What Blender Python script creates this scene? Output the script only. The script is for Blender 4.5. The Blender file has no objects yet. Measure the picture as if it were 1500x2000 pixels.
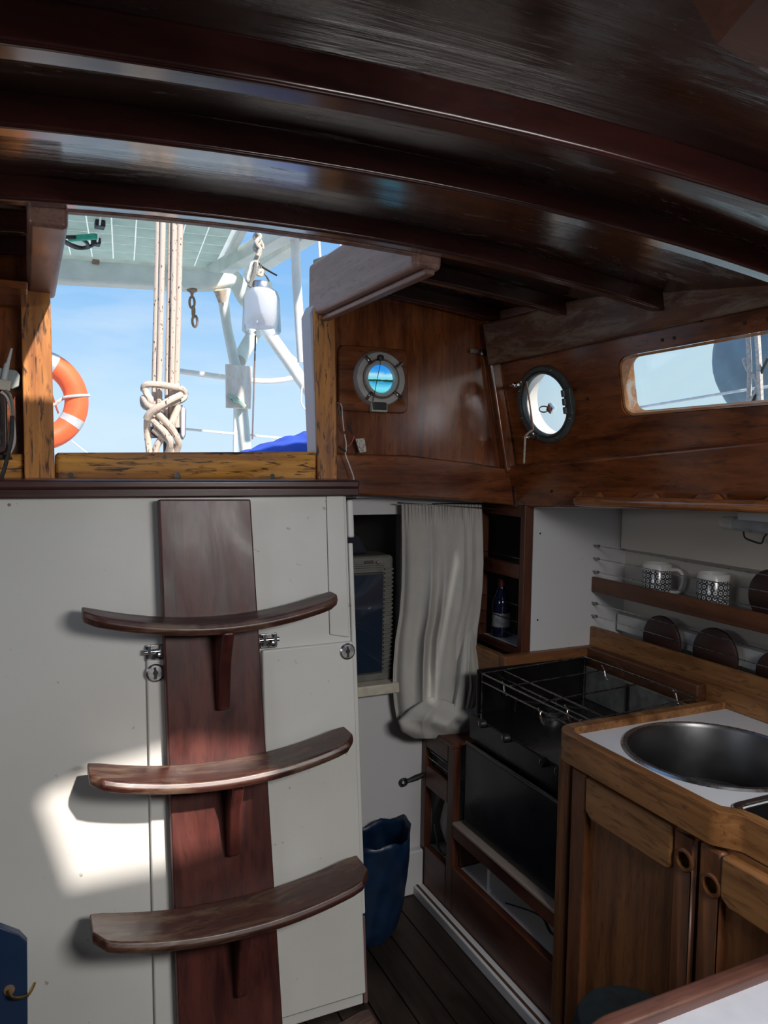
import bpy, bmesh, math, random
from mathutils import Vector, Matrix
random.seed(7)
S = bpy.context.scene
COL = S.collection
V = Vector
# ------------------------------------------------------------------ camera
CZ = 1.25
PSI, TH, RHO = math.radians(25), math.radians(-4), math.radians(.86)
FW = V((math.sin(PSI)*math.cos(TH), math.cos(PSI)*math.cos(TH), math.sin(TH)))
R0 = V((math.cos(PSI), -math.sin(PSI), 0)); U0 = R0.cross(FW)
RT = R0*math.cos(RHO)+U0*math.sin(RHO); UP = U0*math.cos(RHO)-R0*math.sin(RHO)
cd = bpy.data.cameras.new('camera'); cam = bpy.data.objects.new('camera', cd); COL.objects.link(cam)
cam.matrix_world = Matrix(((RT.x, UP.x, -FW.x, 0), (RT.y, UP.y, -FW.y, 0), (RT.z, UP.z, -FW.z, CZ), (0, 0, 0, 1)))
cd.sensor_fit = 'VERTICAL'; cd.sensor_height = 36; cd.sensor_width = 27; cd.lens = 27; cd.clip_start = .02; cd.clip_end = 2000
S.camera = cam
# ------------------------------------------------------------------ sky, sun, added fill lamps, exposure
S.view_settings.view_transform = 'Standard'; S.view_settings.look = 'None'
S.view_settings.gamma = 1; S.view_settings.use_curve_mapping = False
S.view_settings.exposure = 0.08
W = bpy.data.worlds.new('sky'); S.world = W; W.use_nodes = True
def make_sky():
    nt = W.node_tree; n = nt.nodes; l = nt.links; n.clear()
    out = n.new('ShaderNodeOutputWorld'); bg = n.new('ShaderNodeBackground')
    tc = n.new('ShaderNodeTexCoord'); sp = n.new('ShaderNodeSeparateXYZ'); l.new(tc.outputs['Generated'], sp.inputs[0])
    cr = n.new('ShaderNodeValToRGB'); l.new(sp.outputs['Z'], cr.inputs[0])
    e = cr.color_ramp.elements
    e[0].position = 0; e[0].color = (.62, .80, .96, 1); e[1].position = 1; e[1].color = (.10, .26, .62, 1)
    for p, c in ((.07, (.55, .77, .97, 1)), (.2, (.27, .54, .90, 1)), (.32, (.19, .44, .86, 1))):
        k = e.new(p); k.color = c
    mp = n.new('ShaderNodeMapping'); mp.inputs['Scale'].default_value = (2.2, 2.2, 9); l.new(tc.outputs['Generated'], mp.inputs[0])
    nz = n.new('ShaderNodeTexNoise'); nz.inputs['Scale'].default_value = 2.3; nz.inputs['Detail'].default_value = 6; l.new(mp.outputs[0], nz.inputs[0])
    mr = n.new('ShaderNodeMapRange'); mr.inputs[1].default_value = .48; mr.inputs[2].default_value = .8; mr.inputs[4].default_value = .55; l.new(nz.outputs[0], mr.inputs[0])
    mx = n.new('ShaderNodeMix'); mx.data_type = 'RGBA'; l.new(mr.outputs[0], mx.inputs[0]); l.new(cr.outputs[0], mx.inputs[6]); mx.inputs[7].default_value = (.74, .86, .96, 1)
    hz = n.new('ShaderNodeMapRange'); hz.interpolation_type = 'SMOOTHSTEP'; hz.inputs[1].default_value = .35; hz.inputs[2].default_value = .8; l.new(sp.outputs['X'], hz.inputs[0])
    m2 = n.new('ShaderNodeMix'); m2.data_type = 'RGBA'; l.new(hz.outputs[0], m2.inputs[0]); l.new(mx.outputs[2], m2.inputs[6]); m2.inputs[7].default_value = (.60, .78, .84, 1)
    l.new(m2.outputs[2], bg.inputs[0]); bg.inputs[1].default_value = 1.0; l.new(bg.outputs[0], out.inputs[0])
make_sky()
SUN = V((-.35, 1, -.86)).normalized()
def lamp(name, kind, loc, direction, **kw):
    ld = bpy.data.lights.new(name, kind); o = bpy.data.objects.new(name, ld); COL.objects.link(o)
    o.location = loc; o.rotation_euler = V(direction).to_track_quat('-Z', 'Y').to_euler()
    for k, v in kw.items(): setattr(ld, k, v)
    return o
lamp('sun', 'SUN', (0, -5, 8), SUN, energy=6.5, angle=math.radians(1.6), color=(1, .90, .82))
lamp('added_cabin_fill', 'AREA', (.80, -.12, 1.50), (-.25, .9, -.95), energy=14, shape='RECTANGLE', size=.55, size_y=.45, spread=math.radians(125), color=(1, .97, .94))  # fill lamp added inside the cabin, standing in for an assumed unseen roof hatch

lamp('galley_fill', 'AREA', (-.93, .75, 1.36), (1, .12, -.10), energy=2.8, shape='RECTANGLE', size=.75, size_y=.20, color=(.93, .97, 1))  # fill lamp added to brighten the galley; its window is unseen

# ------------------------------------------------------------------ helpers
def ray(x, y): return FW + RT*((x-750)/1500) + UP*((1000-y)/1500)
def P(x, y, X=None, Y=None, Z=None):           # point of the photograph's sight line on a real plane
    d = ray(x, y)
    t = X/d.x if X is not None else Y/d.y if Y is not None else (Z-CZ)/d.z
    return V((0, 0, CZ)) + d*t
class Fr:                                       # a local frame: u along, v up, w out towards the cabin
    def __init__(s, o, u, v):
        s.o = V(o); s.u = V(u).normalized(); s.v = V(v).normalized(); s.w = s.u.cross(s.v).normalized()
    def at(s, u, v, w=0): return s.o+s.u*u+s.v*v+s.w*w
    def uv(s, x, y, w=0):
        d = ray(x, y); o = s.o+s.w*w
        t = (o-V((0, 0, CZ))).dot(s.w)/d.dot(s.w)
        q = V((0, 0, CZ))+d*t-o
        return (q.dot(s.u), q.dot(s.v))
WORLD = Fr((0, 0, 0), (1, 0, 0), (0, 0, 1))     # u=X, v=Z, w=-Y
FB = Fr((0, 1.9, 1.25), (1, 0, 0), (0, .04, 1))        # after bulkhead
FL = Fr((0, 1.745, 1.17), (1, 0, 0), (0, .12, 1))      # white companionway panel
FS = Fr((1.322, 1.9, 1.119), (.128, -1, 0), (-.21, -.02688, 1))   # cabin side
def new_bm(): return bmesh.new()
def hexa(bm, p):                                # 8 corners: 0-3 back ring, 4-7 front ring
    v = [bm.verts.new(q) for q in p]
    for f in ((3, 2, 1, 0), (4, 5, 6, 7), (0, 1, 5, 4), (1, 2, 6, 5), (2, 3, 7, 6), (3, 0, 4, 7)): bm.faces.new([v[i] for i in f])
def fbox(bm, F, u0, u1, v0, v1, w0, w1):
    hexa(bm, [F.at(u, v, w) for w in (w0, w1) for u, v in ((u0, v0), (u1, v0), (u1, v1), (u0, v1))]); return bm
def wbox(bm, x0, x1, y0, y1, z0, z1): return fbox(bm, WORLD, x0, x1, z0, z1, -y1, -y0)
def prism(bm, F, pts, w0, w1):
    a = [bm.verts.new(F.at(u, v, w0)) for u, v in pts]; b = [bm.verts.new(F.at(u, v, w1)) for u, v in pts]
    n = len(pts); bm.faces.new(a[::-1]); bm.faces.new(b)
    for i in range(n): bm.faces.new((a[i], a[(i+1) % n], b[(i+1) % n], b[i]))
    return bm
def fpx(bm, F, pix, w0, w1): return prism(bm, F, [F.uv(x, y, w1) for x, y in pix], w0, w1)  # corners listed anticlockwise as seen
def spline(pts, n=6, closed=False):
    pts = [V(p) for p in pts]; out = []; m = len(pts); rng = m if closed else m-1
    for i in range(rng):
        g = (lambda k: pts[k % m]) if closed else (lambda k: pts[max(0, min(m-1, k))])
        p0, p1, p2, p3 = g(i-1), g(i), g(i+1), g(i+2)
        for k in range(n):
            t = k/n
            out.append(.5*((2*p1)+(p2-p0)*t+(2*p0-5*p1+4*p2-p3)*t*t+(3*p1-p0-3*p2+p3)*t**3))
    if not closed: out.append(pts[-1])
    return out
def tube(bm, pts, r, n=8, closed=False):
    pts = [V(p) for p in pts]; m = len(pts); rings = []; up = None
    for i, p in enumerate(pts):
        a = pts[i-1] if (closed or i > 0) else p; b = pts[(i+1) % m] if (closed or i < m-1) else p
        t = (b-a).normalized()
        if up is None:
            up = t.orthogonal().normalized()
        up = (up-t*up.dot(t)); up = up.normalized() if up.length > 1e-6 else t.orthogonal().normalized()
        s = t.cross(up); rr = r[i] if isinstance(r, (list, tuple)) else r
        rings.append([bm.verts.new(p+(up*math.cos(2*math.pi*k/n)+s*math.sin(2*math.pi*k/n))*rr) for k in range(n)])
    for i in range(m if closed else m-1):
        A, B = rings[i], rings[(i+1) % m]
        for k in range(n): bm.faces.new((A[k], A[(k+1) % n], B[(k+1) % n], B[k]))
    if not closed: bm.faces.new(rings[0][::-1]); bm.faces.new(rings[-1])
    return bm
def lathe(bm, prof, o, axis=(0, 0, 1), n=32, closed=False):      # prof: (radius, height)
    ax = V(axis).normalized(); a = ax.orthogonal().normalized(); b = ax.cross(a); o = V(o); rings = []
    for r, h in prof:
        rings.append([bm.verts.new(o+ax*h)] if r < 1e-6 else [bm.verts.new(o+ax*h+(a*math.cos(2*math.pi*k/n)+b*math.sin(2*math.pi*k/n))*r) for k in range(n)])
    L = len(rings)
    for i in range(L if closed else L-1):
        A, B = rings[i], rings[(i+1) % L]
        for k in range(n):
            if len(A) == 1 and len(B) == 1: break
            if len(A) == 1: bm.faces.new((A[0], B[(k+1) % n], B[k]))
            elif len(B) == 1: bm.faces.new((A[k], A[(k+1) % n], B[0]))
            else: bm.faces.new((A[k], A[(k+1) % n], B[(k+1) % n], B[k]))
    return bm
def rrect(u0, u1, v0, v1, r, n=6):
    out = []
    for cu, cv, a in ((u1-r, v1-r, 0), (u0+r, v1-r, 90), (u0+r, v0+r, 180), (u1-r, v0+r, 270)):
        for k in range(n+1):
            t = math.radians(a+90*k/n); out.append((cu+r*math.cos(t), cv+r*math.sin(t)))
    return out
def circ(u, v, r, n=40, r2=None): return [(u+r*math.cos(2*math.pi*k/n), v+(r2 or r)*math.sin(2*math.pi*k/n)) for k in range(n)]
def link(o, parent):
    COL.objects.link(o)
    if parent:
        o.parent = parent; o.matrix_parent_inverse = parent.matrix_basis.inverted()
def obj(name, bm, m, parent=None, bevel=0, smooth=False, label=None, cat=None, group=None, kind=None, seg=2):
    bmesh.ops.recalc_face_normals(bm, faces=bm.faces)
    me = bpy.data.meshes.new(name); bm.to_mesh(me); bm.free()
    me.materials.append(m); o = bpy.data.objects.new(name, me); link(o, parent)
    if smooth:
        me.polygons.foreach_set('use_smooth', [True]*len(me.polygons)); me.set_sharp_from_angle(angle=math.radians(40))
    if bevel:
        b = o.modifiers.new('bevel', 'BEVEL'); b.width = bevel; b.segments = seg; b.limit_method = 'ANGLE'; b.angle_limit = math.radians(35)
        me.polygons.foreach_set('use_smooth', [True]*len(me.polygons)); me.set_sharp_from_angle(angle=math.radians(80))
        b.harden_normals = True
    if label: o['label'] = label
    if cat: o['category'] = cat
    if group: o['group'] = group
    if kind: o['kind'] = kind
    return o
def struct(name, bm, m, **k): return obj(name, bm, m, kind='structure', **k)
def thing(name, loc, label, cat, group=None):
    o = bpy.data.objects.new(name, None); o.empty_display_size = .05; o.location = loc; COL.objects.link(o)
    o['label'] = label; o['category'] = cat
    if group: o['group'] = group
    return o
def cut(o, cutters):                            # boolean cut-outs, applied at once
    for bm in cutters:
        bmesh.ops.recalc_face_normals(bm, faces=bm.faces)
        me = bpy.data.meshes.new('cut'); bm.to_mesh(me); bm.free(); c = bpy.data.objects.new('cut', me); COL.objects.link(c)
        md = o.modifiers.new('b', 'BOOLEAN'); md.operation = 'DIFFERENCE'; md.solver = 'EXACT'; md.object = c
        bpy.context.view_layer.update()
        res = bpy.data.meshes.new_from_object(o.evaluated_get(bpy.context.evaluated_depsgraph_get()))
        o.modifiers.remove(md); old = o.data; o.data = res; bpy.data.meshes.remove(old)
        bpy.data.objects.remove(c); bpy.data.meshes.remove(me)

# ------------------------------------------------------------------ materials
def base(name):
    m = bpy.data.materials.new(name); m.use_nodes = True; nt = m.node_tree
    return m, nt, nt.nodes, nt.links, nt.nodes['Principled BSDF']
def mix(n, l, fac, a, b, mode='MIX'):
    x = n.new('ShaderNodeMix'); x.data_type = 'RGBA'; x.blend_type = mode
    for s, v in ((0, fac), (6, a), (7, b)):
        if hasattr(v, 'is_linked'): l.new(v, x.inputs[s])
        else: x.inputs[s].default_value = v if s == 0 else (*v[:3], 1)
    return x.outputs[2]
def rng(n, l, src, a, b, c=0., d=1.):
    r = n.new('ShaderNodeMapRange'); l.new(src, r.inputs[0])
    for i, v in ((1, a), (2, b), (3, c), (4, d)): r.inputs[i].default_value = v
    return r.outputs[0]
def noise(n, l, vec, scale, detail=5, dist=0., rough=.55):
    z = n.new('ShaderNodeTexNoise'); l.new(vec, z.inputs['Vector'])
    z.inputs['Scale'].default_value = scale; z.inputs['Detail'].default_value = detail; z.inputs['Distortion'].default_value = dist; z.inputs['Roughness'].default_value = rough
    return z.outputs[0]
def mapping(n, l, sc, src='Object'):
    tc = n.new('ShaderNodeTexCoord'); m = n.new('ShaderNodeMapping'); m.inputs['Scale'].default_value = sc; l.new(tc.outputs[src], m.inputs[0]); return m.outputs[0]
def wood(name, dark, lite, axis='x', rough=.32, coat=.35, fleck=.35, fleckcol=(.012, .006, .004), worn=0., worncol=(.30, .22, .15), bump=.12, grain=34):
    m, nt, n, l, b = base(name)
    a = {'x': (1.6, grain, grain), 'y': (grain, 1.6, grain), 'z': (grain, grain, 1.6)}[axis]
    v = mapping(n, l, a); v2 = mapping(n, l, tuple(max(1., q*.16) if q > 2 else 1.6 for q in a))
    g = noise(n, l, v, 1.0, 7, .5, .6); big = noise(n, l, v2, 2.2, 4, .8)
    f = n.new('ShaderNodeMath'); f.operation = 'MULTIPLY_ADD'; l.new(g, f.inputs[0]); f.inputs[1].default_value = .55
    h = n.new('ShaderNodeMath'); h.operation = 'MULTIPLY'; l.new(big, h.inputs[0]); h.inputs[1].default_value = .5; l.new(h.outputs[0], f.inputs[2])
    c = mix(n, l, rng(n, l, f.outputs[0], .40, .64), dark, lite)
    fl = noise(n, l, mapping(n, l, tuple(grain*2.6 if q > 2 else 16. for q in a)), 1.0, 4, 1.0)
    c = mix(n, l, rng(n, l, fl, .53, .66, 0, fleck), c, fleckcol)
    ro = rng(n, l, big, .3, .7, rough*.75, min(1, rough*1.35))
    if worn:
        wv = noise(n, l, mapping(n, l, tuple(22. if q > 2 else 5. for q in a)), 1.0, 10, .6, .72); wf = rng(n, l, wv, .62-.2*worn, .70-.1*worn, 0, .9)
        c = mix(n, l, wf, c, worncol)
        mm = n.new('ShaderNodeMath'); mm.operation = 'MAXIMUM'; l.new(ro, mm.inputs[0])
        l.new(rng(n, l, wf, 0, 1, 0, .75), mm.inputs[1]); ro = mm.outputs[0]
    l.new(c, b.inputs['Base Color']); l.new(ro, b.inputs['Roughness'])
    b.inputs['Coat Weight'].default_value = coat; b.inputs['Coat Roughness'].default_value = rough*.6
    bp = n.new('ShaderNodeBump'); bp.inputs['Strength'].default_value = bump; bp.inputs['Distance'].default_value = .004
    l.new(f.outputs[0], bp.inputs['Height']); l.new(bp.outputs[0], b.inputs['Normal'])
    return m
def paint(name, col, rough=.42, dirt=.25, dirtcol=(.30, .24, .18), scale=3., bump=.06, coat=0.):
    m, nt, n, l, b = base(name); v = mapping(n, l, (1, 1, 1))
    z = noise(n, l, v, scale, 6, .3); s = noise(n, l, v, 42, 3)
    c = mix(n, l, rng(n, l, z, .45, .8, 0, dirt), col, tuple(q*.62+.38*k for q, k in zip(col, dirtcol)))
    c = mix(n, l, rng(n, l, s, .70, .76, 0, dirt*1.6), c, dirtcol)
    l.new(c, b.inputs['Base Color']); l.new(rng(n, l, z, .3, .7, rough*.8, rough*1.25), b.inputs['Roughness'])
    b.inputs['Coat Weight'].default_value = coat
    bp = n.new('ShaderNodeBump'); bp.inputs['Strength'].default_value = bump; bp.inputs['Distance'].default_value = .01
    l.new(noise(n, l, v, 14, 4), bp.inputs['Height']); l.new(bp.outputs[0], b.inputs['Normal'])
    return m
def plain(name, col, rough=.5, metal=0., vary=.2, scale=30, bump=.03, coat=0., axis=None):
    m, nt, n, l, b = base(name); v = mapping(n, l, axis or (1, 1, 1)); z = noise(n, l, v, scale, 4)
    l.new(mix(n, l, rng(n, l, z, .3, .7), tuple(q*(1-vary) for q in col), tuple(min(1, q*(1+vary*.6)) for q in col)), b.inputs['Base Color'])
    l.new(rng(n, l, z, .3, .7, rough*.8, min(1, rough*1.25)), b.inputs['Roughness'])
    b.inputs['Metallic'].default_value = metal; b.inputs['Coat Weight'].default_value = coat
    if bump:
        bp = n.new('ShaderNodeBump'); bp.inputs['Strength'].default_value = bump; bp.inputs['Distance'].default_value = .004
        l.new(z, bp.inputs['Height']); l.new(bp.outputs[0], b.inputs['Normal'])
    return m
def fabric(name, col, trans=.35, weave=900, vary=.15):
    m, nt, n, l, b = base(name); v = mapping(n, l, (1, 1, 1)); z = noise(n, l, v, 9, 5)
    c = mix(n, l, rng(n, l, z, .3, .7), tuple(q*(1-vary) for q in col), col)
    l.new(c, b.inputs['Base Color']); b.inputs['Roughness'].default_value = .9; b.inputs['Sheen Weight'].default_value = .2
    t = n.new('ShaderNodeBsdfTranslucent'); l.new(c, t.inputs[0]); mx = n.new('ShaderNodeMixShader'); mx.inputs[0].default_value = trans
    bp = n.new('ShaderNodeBump'); bp.inputs['Strength'].default_value = .2; bp.inputs['Distance'].default_value = .002
    l.new(noise(n, l, v, weave*.3, 2), bp.inputs['Height']); l.new(bp.outputs[0], b.inputs['Normal'])
    l.new(b.outputs[0], mx.inputs[1]); l.new(t.outputs[0], mx.inputs[2]); l.new(mx.outputs[0], n['Material Output'].inputs[0])
    return m
def glass(name, tint=(.95, .98, 1), gloss=.10, rough=.03):
    m, nt, n, l, b = base(name); t = n.new('ShaderNodeBsdfTransparent'); t.inputs[0].default_value = (*tint, 1)
    g = n.new('ShaderNodeBsdfGlossy'); g.inputs['Roughness'].default_value = rough
    mx = n.new('ShaderNodeMixShader'); lw = n.new('ShaderNodeLayerWeight'); lw.inputs[0].default_value = .25
    l.new(rng(n, l, lw.outputs['Fresnel'], 0, 1, gloss*.3, .8), mx.inputs[0]); l.new(t.outputs[0], mx.inputs[1]); l.new(g.outputs[0], mx.inputs[2])
    l.new(mx.outputs[0], n['Material Output'].inputs[0]); return m

BEAM = wood('dark_varnished_beam', (.020, .0045, .004), (.060, .014, .010), 'x', .22, .6, .4)
CEIL = wood('dark_varnished_deckhead', (.016, .006, .004), (.050, .018, .010), 'x', .17, .25, .45, worn=.45, worncol=(.045, .024, .018), bump=.5)
CEIL.node_tree.nodes['Principled BSDF'].inputs['IOR'].default_value = 2.6
MAHX = wood('mahogany_x', (.085, .020, .007), (.26, .078, .020), 'x', .24, .6, .45)
MAHZ = wood('mahogany_z', (.085, .020, .007), (.27, .082, .022), 'z', .22, 1.0, .45)
MAHY = wood('mahogany_y', (.090, .022, .007), (.28, .080, .020), 'y', .24, .6, .45)
SHELFB = wood('weathered_beam_shelf', (.070, .022, .010), (.16, .060, .025), 'y', .45, .2, .4, worn=.75, worncol=(.26, .19, .14))
OAKX = wood('worn_orange_wood_x', (.30, .10, .016), (.78, .36, .065), 'x', .6, 0, .95, grain=40)
OAKZ = wood('worn_orange_wood_z', (.24, .070, .014), (.62, .25, .055), 'z', .5, .08, .9, grain=40)
CARL = wood('sunfaded_carlin', (.16, .070, .050), (.34, .19, .15), 'y', .42, .15, .3)
LADR = wood('ladder_mahogany', (.034, .0085, .008), (.105, .025, .018), 'z', .42, .15, .35, bump=.3)
STEP = wood('worn_step_mahogany', (.036, .012, .009), (.090, .030, .020), 'x', .40, .2, .5, worn=.65, worncol=(.18, .115, .075), bump=.5)
TRIM = wood('dark_trim', (.025, .008, .008), (.07, .022, .018), 'x', .3, .4, .3)
TEAKY = wood('galley_teak_y', (.13, .048, .014), (.33, .15, .05), 'y', .45, .15, .5, grain=40)
TEAKX = wood('galley_teak_x', (.10, .035, .012), (.25, .10, .035), 'x', .45, .15, .5, grain=40)
TEAKZ = wood('galley_teak_z', (.10, .035, .012), (.23, .09, .028), 'z', .42, .2, .4, grain=40)
REDZ = wood('locker_mahogany_z', (.045, .012, .007), (.12, .036, .016), 'z', .4, .2, .3)
REDY = wood('locker_mahogany_y', (.050, .014, .008), (.13, .040, .018), 'y', .4, .2, .3)
FLOORM = wood('dark_sole_plank', (.012, .008, .006), (.035, .022, .016), 'y', .5, .1, .4)
WHITE = paint('white_gloss_paint', (.66, .66, .63), .36, .5, scale=2.2)
WHITE2 = paint('white_galley_paint', (.62, .62, .63), .40, .2)
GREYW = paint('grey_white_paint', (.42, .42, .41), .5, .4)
LAMIN = paint('white_laminate', (.72, .74, .78), .28, .06)
BLACK = plain('black_enamel', (.0045, .0045, .006), .30, 0, .3, 12, .02, .15)
BLACKM = plain('black_plastic', (.012, .012, .013), .45)
STEEL = plain('brushed_steel', (.55, .55, .56), .28, 1, .15, 60)
DSTEEL = plain('dark_sink_steel', (.15, .15, .155), .34, 1, .05, 8, .01)
CHROME = plain('chrome', (.72, .72, .72), .12, 1, .1)
DCHROME = plain('tarnished_chrome', (.36, .35, .33), .25, 1, .35, 50)
ALU = plain('anodised_grey', (.42, .41, .39), .42, .35, .12)
OBRONZE = plain('painted_bronze', (.11, .125, .125), .40, .4, .3)
BRASS = plain('brass', (.55, .36, .12), .35, 1, .3)
ROPE = plain('cream_rope', (.62, .55, .47), .85, 0, .35, 120, .6)
ARCH = plain('pale_green_arch_paint', (.72, .76, .70), .5, 0, .14, 9, .05)
WPIPE = plain('white_pipe_paint', (.82, .82, .80), .45, 0, .12, 9)
RUST = plain('rusty_steel', (.35, .24, .16), .6, .5, .4)
ORANGE = plain('orange_vinyl', (.95, .16, .055), .45, 0, .12, 9)
GREYBAND = plain('reflective_grey_band', (.55, .58, .60), .4)
BLUECUSH = plain('blue_canvas', (.04, .10, .58), .8, 0, .25, 20, .2)
BLUEBAG = plain('blue_plastic_bag', (.004, .020, .058), .4, 0, .4, 14, .5)
BLUEP = paint('blue_paint', (.008, .030, .085), .45, .3, (.10, .08, .06))
PLY = wood('weathered_plywood', (.78, .66, .56), (.95, .86, .78), 'z', .8, 0, .15)
CURT = fabric('white_voile', (.72, .70, .66), .30)
BAGM = fabric('white_cloth_bag', (.55, .53, .50), .1)
TVG = plain('grey_television_plastic', (.16, .16, .145), .45)
TVD = plain('dark_television_plastic', (.05, .05, .048), .45)
SCREEN = plain('dark_blue_screen_glass', (.018, .030, .055), .08, 0, .1, 4, 0, .8)
GLASS = glass('window_glass'); JAR = glass('jar_glass', (.96, .975, 1), .2)
FROST = fabric('frosted_white_plastic', (.96, .97, .98), .55, vary=.03)
CREAM = plain('ivory_plastic', (.62, .57, .47), .5)
CLEARP = plain('clear_grey_plastic', (.36, .40, .40), .3)
WIREW = plain('white_insulated_wire', (.66, .60, .55), .6); WIREB = plain('black_cable', (.012, .012, .014), .5)
WIRER = plain('red_wire', (.35, .10, .06), .6)
GREENT = plain('green_tape', (.04, .42, .30), .6)
DISC = wood('dark_round_board', (.022, .008, .006), (.055, .020, .014), 'y', .5, .1, .2)
MUGW = plain('white_glaze', (.66, .65, .62), .18, 0, .04, 9, 0, .5)
GREENST = plain('dark_green_cloth', (.004, .010, .012), .9, 0, .3, 60, .3)
LENS = plain('grey_translucent_lamp', (.36, .39, .40), .3)
GREYRUB = plain('grey_blue_cover', (.20, .28, .33), .6, 0, .25, 8, .1)
SEA = plain('sea_water', (.03, .12, .18), .12, 0, .3, .4, .3)

# ------------------------------------------------------------------ outer shell
def ceil_z(x): return 1.676-.092*(min(x, 1.34)-.45)**2
RISE = .09                                         # the deckhead rises a little towards the stern
def shear(bm):
    for v in bm.verts: v.co.z += RISE*(v.co.y-1.28)
    return bm
def slab(bm, x0, x1, y0, y1, th, off, n=20):
    lo = []; hi = []
    for i in range(n+1):
        x = x0+(x1-x0)*i/n; z = ceil_z(x)+off
        lo.append((x, z)); hi.append((x, z+th))
    return prism(bm, WORLD, lo+hi[::-1], -y1, -y0)
HX0, HX1, HY0, HY1 = .062, .70, 1.30, 1.94        # companionway hatch opening
bm = new_bm(); shear(slab(bm, -.95, 1.80, -1.0, 1.97, .04, 0, 34))
ceiling = struct('ceiling', bm, CEIL)
def assumed_sunhole(pix, F, w, z0=1.46, z1=1.82):          # assumed unseen opening, shaped by the sun patch it lets onto the ladder
    pts = []
    for x, y in pix:
        u, v = F.uv(x, y, w); q = F.at(u, v, w); pts.append(q)
    bm = new_bm(); lo = []; hi = []
    for q in pts:
        lo.append(bm.verts.new(q+SUN*((z0-q.z)/SUN.z))); hi.append(bm.verts.new(q+SUN*((z1-q.z)/SUN.z)))
    n = len(lo); bm.faces.new(lo[::-1]); bm.faces.new(hi)
    for i in range(n): bm.faces.new((lo[i], lo[(i+1) % n], hi[(i+1) % n], hi[i]))
    return bm, [tuple(round(c, 3) for c in (q+SUN*((1.7-q.z)/SUN.z))) for q in pts]
h1, info = assumed_sunhole([(78, 1560), (140, 1728), (330, 1690), (445, 1650), (478, 1468), (330, 1462), (190, 1500)], FL, 0)
print('sun opening', info)
hatch_cut = wbox(new_bm(), HX0, HX1, HY0, 2.1, 1.5, 1.9)
e0 = FS.at(-.5, .46, -.075); e1 = FS.at(3.3, .46, -.075)
side_cut = prism(new_bm(), Fr((0, 0, 0), (1, 0, 0), (0, 1, 0)), [(e0.x, e0.y), (e1.x, e1.y), (3.5, e1.y), (3.5, e0.y)], 1.3, 2.0)
cut(ceiling, [hatch_cut, h1, side_cut])
# deck beams, parts of the ceiling
def beam(y, x0, x1, depth=.037, w=.040, mat=BEAM, r=.006):
    bm = new_bm(); n = 24; lo = []; hi = []
    for i in range(n+1):
        x = x0+(x1-x0)*i/n; lo.append((x, ceil_z(x)-depth)); hi.append((x, ceil_z(x)+.004))
    shear(prism(bm, WORLD, lo+hi[::-1], -(y+w), -y))
    return obj('beam', bm, mat, ceiling, bevel=r)
beam(1.28, -.90, 1.285); beam(.91, -.90, 1.30); beam(.685, -.90, 1.31); beam(.455, .93, 1.31); beam(.455, -.90, -.2)
beam(1.56, .745, 1.28); beam(1.56, -.90, .015); beam(1.85, .745, 1.28); beam(1.85, -.90, .015)
# carlins along the hatch
a = P(612, 590, Y=1.9); b = P(612, 545, Y=1.9)
bm = fbox(new_bm(), WORLD, .672, .735, 1.612, 1.748, -1.93, -1.325)
struct('trim_1', bm, CARL, bevel=.012, seg=3)
bm = wbox(new_bm(), .008, .066, 1.325, 1.93, 1.600, 1.730)
struct('trim_2', bm, CARL, bevel=.008)
bm = wbox(new_bm(), .690, .712, 1.31, 1.93, 1.598, 1.6115); struct('trim_3', bm, CARL, bevel=.005)
# hatch coaming outside (weathered edge above the last beam)
bm = new_bm(); lo = []; hi = []
for i in range(13):
    x = HX0+(HX1-HX0)*i/12; lo.append((x, ceil_z(x)-.0355)); hi.append((x, ceil_z(x)+.08))
prism(bm, WORLD, lo+hi[::-1], -1.345, -1.323); struct('trim_4', bm, CARL, bevel=.004)
struct('trim_21', wbox(new_bm(), .03, .735, .68, 1.36, 1.745, 1.80), MAHX, bevel=.01)   # assumed sliding hatch pushed forward, added to shade the sill
# ------------------------------------------------------------------ after bulkhead (upper)
cb0 = FB.uv(1012, 988, 0); cb1 = FB.uv(962, 690, 0); kx = (cb1[0]-cb0[0])/(cb1[1]-cb0[1])
bm = prism(new_bm(), FB, [(.72, -.075), (cb0[0]+.025, -.075), (cb0[0]+kx*(.44-cb0[1])+.025, .44), (.72, .44)], -.035, 0)
wall_aft = struct('wall_aft', bm, MAHZ)
PC = FB.uv(740, 741, .01)
cut(wall_aft, [prism(new_bm(), FB, circ(PC[0], PC[1], .034), -.1, .1)])
bm = fbox(new_bm(), FB, -1.0, .01, -.1, .50, -.035, 0); struct('wall_aft_left', bm, MAHZ)
# bulkhead lower plank right of the companionway, following the deck camber
u = [FB.uv(*p, .022) for p in ((650, 885), (800, 889), (930, 905), (1006, 917), (1012, 988), (880, 975), (690, 966), (650, 962))]
bm = prism(new_bm(), FB, u[::-1], 0, .022); obj('plank', bm, MAHX, wall_aft, bevel=.006)
u = FB.uv(661, 672, .012); u2 = FB.uv(797, 808, .012)
bm = prism(new_bm(), FB, rrect(u[0], u2[0], u2[1], u[1], .02), 0, .012); obj('backing_pad', bm, MAHX, wall_aft, bevel=.003)
cut(bpy.data.objects['backing_pad'], [prism(new_bm(), FB, circ(PC[0], PC[1], .034), -.1, .1)])
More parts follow.
